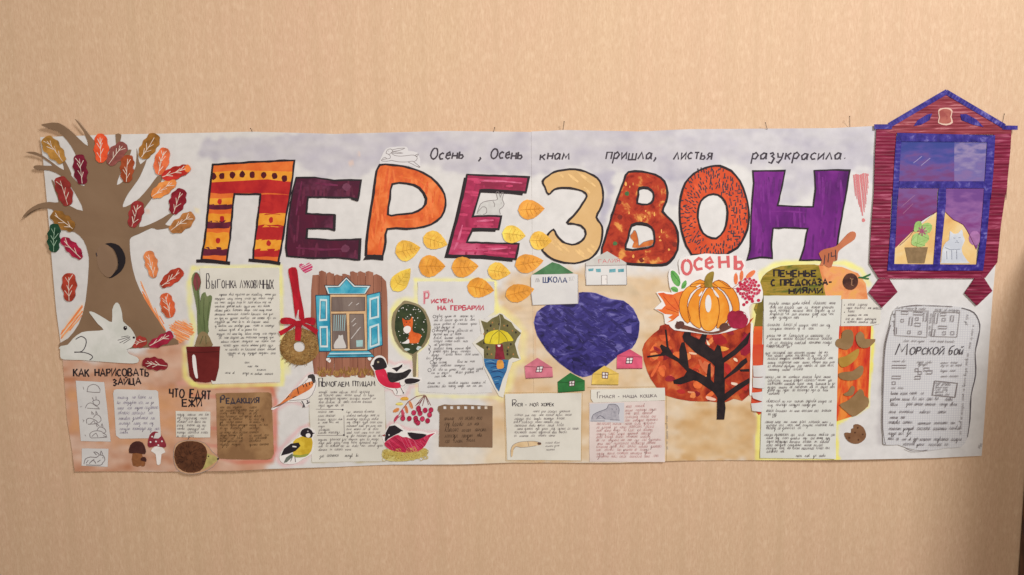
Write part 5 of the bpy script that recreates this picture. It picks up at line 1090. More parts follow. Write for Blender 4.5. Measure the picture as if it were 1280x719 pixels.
sheet('tree_trunk', BT((458,690),(460,560),(448,540),(430,520),(340,460),(318,455),(240,480),(200,475),(195,455),(260,430),(278,400),(225,345),(150,305),(42,318),(38,308),(120,295),(130,280),(115,250),(125,238),(155,255),(145,150),(155,150),(168,255),(195,300),(232,325),(232,270),(245,228),(262,225),(278,290),(290,380),(340,405),(395,435),(405,360),(420,348),(422,450),(440,470),(445,370),(420,345),(330,290),(258,220),(250,190),(262,165),(300,165),(300,185),(370,220),(440,280),(460,240),(478,250),(492,320),(560,270),(625,200),(650,165),(655,175),(640,235),(570,300),(500,350),(500,440),(560,385),(600,340),(632,318),(640,345),(580,400),(505,450),(505,535),(580,480),(650,440),(652,470),(580,520),(505,580),(510,620),(502,690)), m_bk, 2.0, .4, bt)
sheet('tree_branch', BT((345,220),(375,165),(400,170),(385,235)), m_bk, 2.1, .3, bt); sheet('tree_branch', BT((590,390),(650,385),(650,402),(600,402)), m_bk, 2.1, .3, bt)
lines('white_paper_edge', [BT((664,110),(662,300),(658,545))], 2.6, M_white, 2.3, bt, wv=.3)
pk_ = thing('pumpkin_picture', 'cut-out drawing of an orange pumpkin with a maple leaf, apple and rowan under the word осень', 'pumpkin', 893, 415)
sheet('cut_paper_edge', Tz((160,450),(215,400),(175,330),(230,322),(290,330),(275,290),(265,200),(280,155),(320,165),(352,200),(340,120),(350,80),(400,60),(480,50),(540,40),(640,45),(740,48),(835,95),(840,150),(900,155),(925,180),(940,230),(970,320),(960,400),(900,410),(865,440),(875,520),(850,575),(760,610),(640,640),(540,642),(430,625),(310,610),(270,570),(240,560),(230,490)), M_white, 3.0, .6, pk_, sm=2)
tag(write('word', 'О', *Tz((370,190))[0], *Tz((438,188))[0], 18, 3.6, ink(208, 96, 98), 3.5, pk_), 'red letters of the word осень')
write('word', 'С', *Tz((462,160))[0], *Tz((520,158))[0], 15, 3.4, ink(208, 96, 98), 3.5, pk_); write('word', 'е', *Tz((542,152))[0], *Tz((600,146))[0], 21, 3.2, ink(208, 96, 98), 3.5, pk_)
write('word', 'Н', *Tz((650,152))[0], *Tz((715,148))[0], 15, 3.6, ink(208, 96, 98), 3.5, pk_); write('word', 'Ь', *Tz((765,155))[0], *Tz((820,155))[0], 17, 3.6, ink(208, 96, 98), 3.5, pk_)
mml = paint('maple_orange', [(206, 74, 40), (224, 104, 46), (226, 136, 64)], scale=30, contrast=.5)
sheet('maple_leaf', Tz((185,335),(230,330),(250,340),(300,345),(330,330),(385,315),(345,400),(345,500),(300,540),(255,555),(290,530),(265,515),(300,495),(240,490),(175,455),(215,455),(245,425),(225,385)), mml, 3.4, 0, pk_)
lines('leaf_vein', [Tz((340,470),(280,420),(230,360)), Tz((340,480),(250,450)), Tz((345,440),(310,370)), Tz((345,500),(300,530))], .6, ink(176, 60, 34), 3.6, pk_)
for P in (Tz((285,170),(310,170),(345,210),(355,260),(340,285),(305,260),(285,215)), Tz((362,300),(370,260),(395,238),(402,262),(390,295)), Tz((283,295),(310,285),(335,300),(335,325),(300,322))):
    s_ = sheet('green_leaf', P, paint('fresh_green', [(72, 140, 64), (120, 178, 96)], scale=70, contrast=.5), 3.5, 0, pk_, sm=2); lines('leaf_vein', [[P[0], P[3]]], .6, ink(60, 120, 54), 3.7, s_)
# pumpkin ribs, drawn as separate lobes
PO = Tz((440,270),(560,290),(480,240),(420,260),(360,340),(345,430),(370,520),(430,570))
mpk = paint('pumpkin_paint', [(214, 116, 30), (228, 140, 42), (238, 166, 66)], scale=22, stretch=(1, 1, .6), contrast=.5)
lobes = [Tz((540,262),(440,270),(370,330),(345,430),(365,510),(410,560),(430,520),(405,430),(430,340),(490,290)), Tz((700,280),(640,240),(600,262),(680,320),(730,400),(745,480),(700,560),(760,540),(795,460),(785,370),(745,300)),
         Tz((545,285),(480,310),(430,380),(410,450),(425,540),(480,590),(510,590),(495,500),(495,400),(520,330)), Tz((600,285),(660,320),(705,390),(720,470),(700,540),(655,585),(625,590),(645,480),(640,390),(615,330)),
         Tz((570,290),(535,330),(505,400),(498,500),(515,585),(550,615),(590,612),(625,570),(645,480),(638,390),(610,330)), Tz((550,262),(500,232),(440,262),(430,285),(490,285),(555,292)), Tz((590,262),(640,235),(700,262),(730,300),(660,290),(590,290))]
for i, P in enumerate(lobes):
    cx_, cy_ = sum(p[0] for p in P)/len(P), sum(p[1] for p in P)/len(P)
    s_ = sheet('pumpkin_lobe', P, mpk, 3.5+.05*i, 0, pk_, sm=2); lines('lobe_outline', [smooth(P, 2)], .7, ink(150, 72, 26), 3.9+.05*i, s_, closed=True)
sheet('highlight', ell(*Tz((562,412))[0], 3.9, 11, 14), M_white, 4.4, 0, pk_); sheet('highlight', Tz((595,305),(615,320),(640,355),(640,368),(615,350)), M_white, 4.4, 0, pk_, sm=2); sheet('highlight', Tz((515,320),(515,340),(498,358),(490,350)), M_white, 4.4, 0, pk_, sm=2); sheet('highlight', Tz((630,290),(655,310),(660,320),(640,305)), M_white, 4.4, 0, pk_); sheet('highlight', Tz((470,285),(500,268),(505,275),(480,292)), M_white, 4.4, 0, pk_)
sheet('pumpkin_stalk', Tz((535,285),(535,230),(555,190),(590,172),(605,182),(598,230),(590,270),(600,288),(565,292)), paint('stalk_olive', [(122, 96, 30), (152, 124, 50)], scale=60), 4.5, 0, pk_, sm=2)
sheet('apple', Tz((705,530),(710,490),(735,465),(765,470),(790,462),(830,475),(858,510),(855,560),(830,590),(780,600),(730,585)), paint('apple_crimson', [(130, 18, 44), (158, 30, 62), (186, 50, 84)], scale=26, contrast=.5), 4.3, .2, pk_, sm=2); lines('apple_glint', [Tz((845,490),(855,520)), Tz((825,480),(840,492))], 1.1, M_white, 4.7, pk_)
for c_ in ((350,572), (680,585)):
    P = ell(*Tz(c_)[0], 6.2, 4.6, 12, -.5); sheet('acorn', P, flat(84, 50, 44), 4.4, .2, pk_)
sheet('ground_shadow_paint', Tz((330,540),(350,560),(480,600),(560,625),(640,615),(720,575),(740,590),(640,635),(540,635),(430,612),(330,590)), flat(104, 58, 44), 3.95, 0, pk_, sm=2)
lines('rowan_stem', [Tz((740,300),(780,270),(820,240),(870,200)), Tz((770,180),(770,260)), Tz((810,180),(805,250)), Tz((750,300),(800,300),(860,330))], .6, ink(150, 76, 66), 3.6, pk_)
for c_, rx, ry, ro_ in (((768,228),6,16,0), ((810,205),5.5,15,.1), ((878,195),7,17,.9)):
    sheet('rowan_leaf', [Tz((c_[0]+x*2.6, c_[1]+y*2.7))[0] for x, y in ell(0, 0, rx, ry, 12, ro_)], flat(216, 110, 66), 3.6, 0, pk_)
bb = []
while len(bb) < 46:
    a = random.uniform(0, 2*pi); r = random.uniform(0, 1)**.5; x, y = 862+82*r*cos(a), 305+78*r*sin(a)
    if all(math.hypot(x-p[0], y-p[1]) > 17 for p in bb): bb.append((x, y))
    elif random.random() < .03: bb.append((x, y))
bb += [(935,330),(937,388),(892,395),(850,402),(828,420)]
for i, c_ in enumerate(bb):
    P = ell(*Tz(c_)[0], 2.1, 2.1, 8); o_ = sheet('rowan_berry', P, paint('rowan_red', [(170, 24, 54), (200, 50, 80)], scale=150, contrast=.5), 3.8+.03*(i % 5), .1, pk_)
lines('berry_outline', [ell(*Tz(c_)[0], 1.9, 1.9, 8) for c_ in bb[:46:2]], .35, ink(226, 150, 166), 4.2, pk_, closed=True)

# ================================================================== fortune cookies
ck = thing('cookie_panel', 'painted green to orange panel behind the cookie recipe, shaped like a jar', 'picture', 1010, 525)
sheet('green_top', V((95,300),(100,210),(140,155),(230,115),(400,105),(470,110),(500,150),(520,310),(300,330),(70,420),(75,340)), paint('olive_wash', [(104, 88, 24), (136, 116, 34), (164, 132, 52), (92, 98, 36)], scale=42, stretch=(.4, 1, 1.5), rot=.5, contrast=.4), 1.0, .2, ck, sm=2)
sheet('orange_shoulder', V((470,108),(620,120),(720,160),(770,225),(785,328),(520,328),(500,220)), paint('peach_wash', [(216, 128, 78), (228, 152, 100), (226, 160, 84)], scale=36, contrast=.35), 1.05, .2, ck, sm=0)
sheet('side_strip', V((95,290),(78,380),(62,490),(50,560),(45,719),(110,719),(118,290)), paint('olive_strip', [(92, 84, 28), (120, 102, 40)], scale=20), 1.1, 0, ck)
sheet('side_strip', V((60,500),(50,580),(45,719),(110,719),(112,500)), paint('scarlet_strip', [(206, 76, 36), (218, 96, 44)], scale=20), 1.2, 0, ck)
sheet('orange_side', V((602,498),(806,498),(800,719),(590,719)) and (V((602,498),(806,498)) + Wz((700,60),(690,280),(688,345),(600,400),(505,430),(505,200))), paint('scarlet_wash', [(190, 40, 32), (212, 80, 36), (226, 132, 56)], scale=40, stretch=(1.8, 1, .4), contrast=.4), 1.3, .2, ck)
sheet('left_foot', Wz((45,0),(110,0),(100,380),(80,395),(35,350),(45,200)), paint('scarlet_foot', [(200, 62, 40), (206, 80, 48)], scale=20), 1.25, 0, ck)
for P in (Wz((45,118),(120,112),(120,178),(48,180)), Wz((45,185),(115,182),(110,245),(45,240)), Wz((35,270),(100,262),(98,318),(45,300)), Wz((35,330),(100,320),(95,376),(40,370))):
    t = thing('paper_tab', 'curled white paper tab, ' + ('topmost', 'second from the top', 'third from the top', 'lowest')[(P[0][1] > 460)+(P[0][1] > 480)+(P[0][1] > 495)] + ' at the left edge of the cookie recipe', 'paper tab', P[0][0]+6, P[2][1], 'paper tabs at the left edge of the recipe')
    x0 = min(p[0] for p in P); sheet('curled_paper', P, M_card, (lambda x0: lambda x, y: 2.4 + 3.0*sin(min(pi, max(0, (x-x0)/15*pi))))(x0), .3, t, grid=3)
M_rec = paint('recipe_paper', [(208, 203, 195), (216, 211, 204)], scale=10, bump=.25)
t = card('recipe_sheet', 'long white recipe sheet for fortune cookies with close handwritten lines', 'sheet', V((118,303),(613,302),(598,560)) + Wz((508,430),(500,634),(84,634),(95,300),(105,0)), M_rec, lift=2.6, thick=.6)
q = lambda a, b, y: (*V((a, y))[0], *V((b, y))[0])
hand(t, [q(150,570,358), q(155,590,385), q(155,590,405), q(155,560,428), q(155,345,450), q(138,555,498), q(155,435,520), q(138,535,565), q(155,545,585), q(155,550,610), q(150,285,635)], 3.1, 3.4, .7, PEN)
q = lambda a, b, y: (*Wz((a, y))[0], *Wz((b, y-3))[0])
hand(t, [q(118,250,12), q(112,460,52), q(125,460,68), q(125,500,84), q(125,500,106), q(125,485,126), q(130,345,146), q(112,495,188), q(125,495,206), q(125,500,226), q(125,490,244), q(125,460,262), q(130,190,282), q(118,490,324), q(125,385,344), q(118,500,376), q(128,170,396), q(112,455,438), q(120,490,456), q(120,305,474), q(108,495,510), q(118,465,528), q(118,480,548), q(118,440,568), q(118,475,584), q(118,215,604), q(280,440,626)], 3.1, 3.2, .7, PEN)
tg = lines('heading_writing', glyphs('ПЕЧЕНЬЕ', *V((185,182))[0], *V((455,180))[0], 7.6, 0, .05) + glyphs('С ПРЕДСКАЗА-', *V((168,240))[0], *V((555,236))[0], 7.6, 0, .05) + glyphs('НИЯМИ', *V((282,290))[0], *V((495,288))[0], 6.6, 0, .05), 1.9, BLACK, 1.7, ck); tag(tg, 'black heading Печенье с предсказаниями')
t = card('text_card', 'short cream ingredients list at the right of the cookie recipe', 'card', V((620,325),(800,326),(865,385),(862,480),(800,496),(612,498)), M_cream, lift=2.2)
q = lambda a, b, y: (*V((a, y))[0], *V((b, y+1))[0])
hand(t, [q(655,785,365), q(645,865,388), q(655,720,410), q(655,785,432), q(640,835,458), q(650,835,478)], 2.6, 3.0, .65, PEN)
lines('bullet', [V((632,362),(636,364)), V((632,408),(636,410)), V((632,472),(636,474))], 1.1, INK, 2.6, t)
m_cut = paint('kraft_scrap', [(136, 104, 68), (150, 116, 80)], scale=30); m_cut2 = paint('ochre_scrap', [(166, 124, 50), (180, 138, 62)], scale=30)
for lab, P, m in (('heart-like kraft paper cookie, left of the upper pair', V((575,600),(590,580),(615,575),(618,540),(645,520),(680,525),(692,560),(685,620),(650,648),(610,640),(580,625)), m_cut),
                  ('kraft paper cookie with a pointed right wing, right of the upper pair', V((705,560),(735,530),(760,555),(765,580),(830,580),(815,610),(780,635),(740,635),(715,610)), m_cut),
                  ('ochre curved paper cookie below the upper pair', Wz((522,75),(560,65),(600,40),(635,22),(632,60),(605,95),(570,120),(540,125),(524,105)), m_cut2),
                  ('kraft crescent paper cookie in the middle of the orange strip', Wz((522,162),(560,152),(600,148),(640,118),(660,125),(655,165),(620,195),(570,200),(530,188)), m_cut),
                  ('small brown paper crumb between the crescent and the big piece', Wz((548,275),(575,260),(595,230),(612,240),(605,275),(585,285),(560,285)), m_cut),
                  ('large angular kraft paper piece at the bottom of the orange strip', Wz((525,335),(560,318),(600,290),(640,248),(660,262),(665,285),(688,300),(685,340),(640,380),(600,400),(560,370)), m_cut)):
    tag(sheet('paper_cookie', P, m, lambda x, y: 2.9+.03*abs(x-1062), .5, None, sm=2), lab, 'cookie', 'kraft paper cookies on the orange strip')
bc_ = thing('paper_cookie', 'bitten brown paper cookie with darker chips on white paper at the bottom', 'cookie', 1067, 552)
sheet('cookie', Wz((552,495),(570,490),(590,492),(592,470),(605,465),(605,448),(630,444),(660,462),(675,500),(665,530),(630,552),(590,548),(562,525)), paint('cookie_brown', [(118, 78, 52), (132, 92, 64)], scale=40), 1.6, .6, bc_, sm=2)
blobs('chip', [(x, y, 1.2) for x, y in Wz((628,464),(612,490),(580,518),(630,530),(655,500))], 1, ink(88, 54, 36), 2.1, bc_)
ch = thing('paper_berry', 'dark brown round paper chestnut with a green stalk at the right shoulder of the panel', 'chestnut', 1060, 362)
sheet('body', ell(*V((672,213))[0], 9.6, 10.4, 18), paint('chestnut_paint', [(62, 34, 30), (92, 54, 44)], scale=60), 2.0, .5, ch, wob=.2)
lines('split_mark', [V((668,190),(680,200),(678,235),(690,240)), V((680,200),(690,195))], 1.3, ink(146, 104, 78), 2.5, ch)
sheet('stalk', V((722,182),(750,182),(800,160),(800,172),(765,188),(790,190),(788,200),(750,194),(722,192)), flat(42, 92, 52), 1.9, .3, ch)
# hand with the issue number
hd = thing('pointing_hand', 'brown paper pointing hand marked №4 beside the violet letter Н', 'hand', 1035, 332)
sheet('palm_and_finger', Hz((768,620),(795,598),(830,590),(860,580),(880,560),(920,515),(945,503),(962,515),(955,545),(920,570),(880,600),(868,620),(865,655),(845,660),(835,690),(812,690),(800,680),(775,682),(785,655)), paint('hand_brown', [(178, 98, 66), (192, 112, 78)], scale=30), 2.3, .5, hd, sm=2)
lines('number', [Hz((795,676),(800,628),(816,666),(821,618)), Hz((833,612),(834,636),(857,631)), Hz((855,600),(858,658))], 1.05, INK, 2.9, hd)

# ================================================================== big corrugated window
wn = thing('paper_window', 'large maroon corrugated paper window with a gable, blue frame and painted night panes', 'window', 1175, 380)
WB = 4.0
m_mar = paint('maroon_corrugated', [(88, 16, 38), (116, 24, 50), (134, 34, 64), (180, 92, 116)], scale=60, stretch=(.3, 1, 3), contrast=.5, rough=.55)
m_gab = paint('gable_corrugated', [(104, 30, 42), (128, 44, 54), (148, 60, 70), (196, 128, 130)], scale=60, stretch=(.3, 1, 3), contrast=.5, rough=.55)
m_blu = paint('blue_corrugated', [(34, 26, 88), (46, 36, 116), (62, 50, 134), (120, 110, 170)], scale=70, contrast=.55, rough=.5)
def clip_band(P, axis, lo, hi):
    for k, s_ in ((lo, 1), (hi, -1)):
        out = []; n = len(P)
        for i in range(n):
            a, b_ = P[i], P[(i+1) % n]; da = (a[axis]-k)*s_; db = (b_[axis]-k)*s_
            if da >= 0: out.append(a)
            if (da > 0 > db) or (da < 0 < db): t_ = da/(da-db); out.append((a[0]+(b_[0]-a[0])*t_, a[1]+(b_[1]-a[1])*t_))
        P = out
        if len(P) < 3: return []
    return P
def ribbed(name, P, mat, lift, parent, per=4.2, amp=.75, axis=1, thick=.8, frm=None):
    """convex polygon of corrugated card: ridge and groove facets across one axis; frm=(origin, angle) for slanted strips"""
    if frm:
        (ox, oy), an = frm; ca, sa = cos(an), sin(an)
        fw = lambda p: ((p[0]-ox)*ca+(p[1]-oy)*sa, -(p[0]-ox)*sa+(p[1]-oy)*ca); bk = lambda p: (ox+p[0]*ca-p[1]*sa, oy+p[0]*sa+p[1]*ca)
    else: fw = bk = lambda p: p
    Q_ = [fw(p) for p in P]; lo = min(p[axis] for p in Q_); hi = max(p[axis] for p in Q_); V3 = []; f = []; k = lo; i = 0
    cuts = [lo]
    while cuts[-1] < hi: cuts.append(cuts[-1] + per/3*random.uniform(.8, 1.25))
    hts = [[0, amp, amp*.6][j % 3]*random.uniform(.6, 1.25) for j in range(len(cuts))]
    for j in range(len(cuts)-1):
        a, b_ = cuts[j], min(cuts[j+1], hi)
        if b_-a < 1e-3: continue
        R_ = clip_band(Q_, axis, a, b_)
        if len(R_) < 3: continue
        s_ = len(V3); ar = 0
        for p in R_:
            t_ = min(1, max(0, (p[axis]-a)/(cuts[j+1]-a))); w = bk(p); V3.append(WH(w[0], w[1], (lift(w[0], w[1]) if callable(lift) else lift) + hts[j]*(1-t_)+hts[j+1]*t_))
        W2 = [bk(p) for p in R_]; n = len(W2); ar = sum(W2[q][0]*W2[(q+1) % n][1]-W2[(q+1) % n][0]*W2[q][1] for q in range(n))
        f.append(tuple(range(s_, s_+n)) if ar < 0 else tuple(reversed(range(s_, s_+n))))
    # side walls
    n = len(P); ar = sum(P[q][0]*P[(q+1) % n][1]-P[(q+1) % n][0]*P[q][1] for q in range(n)); DP = densify(P, True, 2.0); s_ = len(V3); n = len(DP)
    for x, y in DP:
        l_ = lift(x, y) if callable(lift) else lift; V3.append(WH(x, y, l_+.3)); V3.append(WH(x, y, l_-thick))
    for q in range(n):
        a = s_+2*q; b_ = s_+2*((q+1) % n); f.append((a, a+1, b_+1, b_) if ar < 0 else (b_, b_+1, a+1, a))
    o = link(name, V3, f, mat, parent, smooth=False); return o
# back board that carries the panes
ribbed('side_panel', I((105,300),(222,310),(215,520),(200,719)) + J((195,0),(180,300),(170,440),(172,512),(118,512),(65,425),(75,200),(92,0)), m_mar, WB, wn)
ribbed('side_panel', I((805,320),(912,300),(905,420),(888,600),(880,719)) + J((878,0),(850,200),(830,420),(758,512),(735,512),(740,440),(758,280),(785,0)), m_mar, WB, wn)
ribbed('bottom_panel', J((120,468),(765,468),(752,515),(160,515)), m_mar, WB-.1, wn)
ribbed('corner_ornament', J((122,515),(180,515),(232,595),(140,690),(62,600)), m_mar, WB, wn)
ribbed('corner_ornament', J((695,512),(752,515),(802,590),(708,678),(632,602)), m_mar, WB, wn)
ribbed('gable_panel', I((108,300),(180,290),(522,90),(865,295),(912,300),(908,330),(222,328)), m_gab, WB+.15, wn)
def strip(nm, a, b_, w, sm_=4.0):
    (x0, y0), (x1, y1) = a, b_; an = math.atan2(y1-y0, x1-x0); nx_, ny_ = -sin(an)*w/2, cos(an)*w/2
    P = [(x0+nx_, y0+ny_), (x1+nx_, y1+ny_), (x1-nx_, y1-ny_), (x0-nx_, y0-ny_)]
    return ribbed(nm, P, m_blu, WB+1.2, wn, per=sm_, amp=.5, axis=0, frm=((x0, y0), an))
strip('roof_board', *I((180,276),(528,74)), 6.2); strip('roof_board', *I((522,76),(868,282)), 6.2)
strip('roof_board', *I((92,284),(195,284)), 6.0); strip('roof_board', *I((855,288),(946,290)), 5.2)
ribbed('carved_leaf', I((325,280),(350,245),(410,210),(438,205),(420,245),(370,272)), m_blu, WB+1.2, wn, per=3, axis=0); ribbed('carved_leaf', I((605,210),(640,208),(700,240),(742,285),(680,272),(612,245)), m_blu, WB+1.2, wn, per=3, axis=0)
sheet('medallion', I((475,185),(500,172),(540,172),(560,190),(552,225),(560,260),(520,276),(472,262),(478,230)), paint('medallion_pale', [(214, 178, 160)], bump=0), WB+1.2, .5, wn, sm=2); sheet('medallion_face', I((480,192),(505,178),(535,180),(553,195),(545,225),(550,255),(520,266),(478,258),(484,230)), paint('medallion_red', [(150, 70, 66), (172, 96, 84)], scale=60), WB+1.5, 0, wn, sm=2)
# panes
m_sky = paint('pane_dusk_top', [(66, 62, 128), (84, 82, 142), (98, 70, 120)], scale=13, stretch=(.6, 1, 1.3), contrast=.55, rough=.35); m_sky2 = paint('pane_cloudy', [(76, 72, 134), (130, 112, 150), (160, 140, 164)], scale=30, stretch=(.6, 1, 1.4), contrast=.6, rough=.35)
m_dusk = paint('pane_dusk_low', [(108, 38, 92), (128, 50, 104), (112, 66, 124)], scale=16, stretch=(.7, 1, 1.4), contrast=.55, rough=.35)
def grad(name, stops, y0, y1):
    m = paint(name, [(0, 0, 0)], bump=0, rough=.4); nt = m.node_tree; b_ = nt.nodes['Principled BSDF']; g = nt.nodes.new('ShaderNodeNewGeometry'); sx = nt.nodes.new('ShaderNodeSeparateXYZ'); nt.links.new(g.outputs['Position'], sx.inputs[0])
    mr = nt.nodes.new('ShaderNodeMapRange'); z0 = wall_pt(1170, y0)[1]; z1 = wall_pt(1170, y1)[1]; mr.inputs[1].default_value = z0; mr.inputs[2].default_value = z1; nt.links.new(sx.outputs['Z'], mr.inputs[0])
    nz = nt.nodes.new('ShaderNodeTexNoise'); nz.inputs['Scale'].default_value = 60; nz.inputs['Detail'].default_value = 7; mp = nt.nodes.new('ShaderNodeMapping'); mp.inputs['Scale'].default_value = (.6, 1, 1.6); nt.links.new(g.outputs['Position'], mp.inputs[0]); nt.links.new(mp.outputs[0], nz.inputs['Vector'])
    ad = nt.nodes.new('ShaderNodeMath'); ad.operation = 'MULTIPLY_ADD'; ad.inputs[1].default_value = 1.7; nt.links.new(nz.outputs['Fac'], ad.inputs[0]); sb = nt.nodes.new('ShaderNodeMath'); sb.operation = 'SUBTRACT'; sb.inputs[1].default_value = .85; nt.links.new(mr.outputs[0], sb.inputs[0]); nt.links.new(sb.outputs[0], ad.inputs[2])
    cr = nt.nodes.new('ShaderNodeValToRGB'); el = cr.color_ramp.elements
    while len(el) < len(stops): el.new(.5)
    for i, c_ in enumerate(stops): el[i].position = i/(len(stops)-1); el[i].color = (*pc(c_), 1)
    nt.links.new(ad.outputs[0], cr.inputs[0]); nt.links.new(cr.outputs[0], b_.inputs['Base Color']); return m
g1 = grad('pane_dusk_sky', [(58, 66, 132), (78, 72, 140), (104, 74, 132), (112, 62, 112)], 178, 228); g1b = grad('pane_cloud_sky', [(90, 86, 146), (142, 124, 160), (112, 98, 152), (126, 100, 148)], 178, 228); g2 = grad('pane_dusk_low_left', [(116, 78, 132), (120, 54, 104), (134, 38, 86)], 236, 305); g2b = grad('pane_dusk_low_right', [(110, 68, 130), (140, 92, 146), (124, 60, 120)], 236, 305)
p1 = sheet('pane', I((238,372),(570,372),(568,612),(238,612)), g1, WB+.35, 0, wn); p1b = sheet('pane', I((570,372),(765,372),(760,612),(568,612)), g1b, WB+.35, 0, wn)
p2 = sheet('pane', I((235,650),(475,650)) + J((465,0),(462,118),(370,172),(300,250),(215,335),(225,120)), g2, WB+.5, 0, wn)
p3 = sheet('pane', I((515,650),(752,650)) + J((745,60),(720,290),(700,345),(660,260),(620,195),(560,165),(512,118)), g2b, WB+.5, 0, wn)
lit = paint('lamp_lit_room', [(214, 160, 96), (226, 186, 124), (226, 204, 164)], scale=16, contrast=.5)
sheet('lower_pane_view', J((212,328),(300,250),(465,115),(440,435),(208,430)), lit, WB+.4, 0, wn); sheet('lower_pane_view', J((512,115),(640,200),(705,340),(700,435),(478,430)), lit, WB+.4, 0, wn)
lines('glint', [I((325,500),(375,460)), I((370,515),(425,470))], 1.0, ink(156, 140, 176), WB+.7, wn, taper=True); lines('glint', [J((250,90),(330,20)), J((260,130),(320,70))], .6, ink(160, 110, 140), WB+.8, wn, taper=True)
lines('curtain_edge', [J((240,318),(300,262),(370,172),(462,118)), J((512,118),(560,165),(620,195),(660,260),(700,342))], .7, ink(96, 26, 70), WB+.9, wn, sm=2)
blobs('soap_bubble', [(*J((690,275))[0], 7.5, 9)], 7, flat(148, 96, 142), WB+.8, wn, n=16, jit=.02)
# plant and cat on the sill
pl = thing('plant_picture', 'paper brown pot with a pale green plant and pink flower in the left pane', 'plant', 1141, 329)
sheet('pot', J((270,330),(408,328),(388,424),(290,424)), flat(124, 98, 68), WB+1.1, .4, pl)
mg = paint('plant_green', [(136, 172, 92), (172, 196, 126)], scale=60, contrast=.5)
for P in (J((325,210),(335,180),(365,175),(372,210),(350,235),(325,235)), J((370,200),(405,182),(432,200),(420,240),(385,240)), J((310,290),(320,255),(350,245),(355,290),(340,322),(312,312)), J((350,250),(400,245),(415,280),(385,310),(355,300)), J((330,300),(380,295),(390,320),(345,326))):
    s_ = sheet('leaf', P, mg, WB+1.3, 0, pl, sm=2); lines('leaf_line', [P[::2]], .4, ink(120, 156, 80), WB+1.6, s_)
fc = J((372,232))[0]; lines('flower', [[fc, (fc[0]+6*cos(a), fc[1]+6*sin(a))] for a in [i*pi/4 for i in range(8)]], 1.3, ink(162, 80, 112), WB+1.8, pl)
ct = thing('cat_picture', 'white paper cat sitting in the right pane', 'cat', 1193, 328)
sheet('cat', J((488,418),(495,340),(515,300),(535,285),(540,232),(560,248),(590,245),(612,222),(620,262),(630,290),(612,330),(618,370),(650,415),(648,424),(488,424)), paint('cat_white', [(192, 192, 200), (210, 208, 212)], scale=40), WB+1.1, .4, ct, sm=2)
lines('pencil_line', [J((560,272),(572,275)), J((592,272),(604,270)), J((578,290),(586,290)), J((572,300),(582,296),(594,302)), J((520,350),(522,400)), J((550,345),(552,400)), J((580,345),(582,400)), J((510,330),(540,342),(600,340))], .6, ink(150, 152, 166), WB+1.7, ct)
# blue frame
ribbed('frame_bar', I((225,320),(812,335),(808,375),(232,372)), m_blu, WB+1.6, wn, per=6, amp=.35, axis=0)
ribbed('frame_bar', I((222,335),(252,372),(240,560),(230,719)) + J((228,0),(215,260),(208,440),(168,470),(188,200),(200,0)), m_blu, WB+1.5, wn, per=5, amp=.35, axis=1)
ribbed('frame_bar', I((765,370),(812,340),(800,560),(785,719)) + J((785,0),(762,280),(742,468),(700,440),(722,290),(745,0)), m_blu, WB+1.5, wn, per=5, amp=.35, axis=1)
ribbed('frame_bar', J((180,428),(735,432),(742,468),(168,466)), m_blu, WB+1.7, wn, per=6, amp=.3, axis=0)
ribbed('frame_bar', I((240,608),(760,608),(758,650),(235,648)), m_blu, WB+1.7, wn, per=6, amp=.3, axis=0)
ribbed('frame_bar', I((475,648),(515,648)) + J((515,60),(490,300),(480,430),(440,430),(462,120),(470,0)), m_blu, WB+1.6, wn, per=5, amp=.3, axis=1)

# ================================================================== sea battle
SB = K((150,60),(190,42),(250,35),(340,38),(440,45),(490,68),(518,120),(510,180),(498,240),(500,330),(480,420),(475,520),(465,600),(440,640),(380,645),(290,658),(210,645),(170,630),(115,630),(105,600),(106,430),(110,300),(118,200),(135,120))
sbt = thing('game_sheet', 'squared paper sheet headed Морской бой with wavy torn edges under the window', 'sheet', 1160, 562)
def squared():
    m, nt, b_ = newmat('squared_paper'); g = nt.nodes.new('ShaderNodeNewGeometry'); sp_ = nt.nodes.new('ShaderNodeSeparateXYZ'); nt.links.new(g.outputs['Position'], sp_.inputs[0]); vals = []
    for ax in ('X', 'Z'):
        mo = nt.nodes.new('ShaderNodeMath'); mo.operation = 'MODULO'; mo.inputs[1].default_value = .0048; nt.links.new(sp_.outputs[ax], mo.inputs[0])
        lt = nt.nodes.new('ShaderNodeMath'); lt.operation = 'LESS_THAN'; lt.inputs[1].default_value = .0010; nt.links.new(mo.outputs[0], lt.inputs[0]); vals.append(lt.outputs[0])
    mxn = nt.nodes.new('ShaderNodeMath'); mxn.operation = 'MAXIMUM'; nt.links.new(vals[0], mxn.inputs[0]); nt.links.new(vals[1], mxn.inputs[1])
    mix = nt.nodes.new('ShaderNodeMix'); mix.data_type = 'RGBA'; mix.inputs[6].default_value = (*pc((206, 200, 199)), 1); mix.inputs[7].default_value = (*pc((190, 184, 188)), 1); nt.links.new(mxn.outputs[0], mix.inputs[0]); nt.links.new(mix.outputs[2], b_.inputs['Base Color']); b_.inputs['Roughness'].default_value = .7
    return m
sheet('sheet', SB, squared(), lambda x, y: 2.2 + .00042*(x-1160)**2, .5, sbt, sm=2, grid=6)
SL = 4.4
def sb(x): return SL
lines('torn_edge_ink', [smooth(K((440,48),(492,68),(518,120),(510,180),(498,240),(500,330),(480,420),(475,520),(465,598)), 3, False)], 1.25, INK2, SL, sbt, wv=.5)
lines('torn_edge_ink', [smooth(K((180,44),(250,36),(340,39),(400,42)), 3, False), smooth(K((138,120),(118,200),(110,300),(106,430),(104,560),(115,628)), 3, False), smooth(K((200,645),(240,658),(295,652)), 3, False)], .8, PEN, SL, sbt, wv=.5)
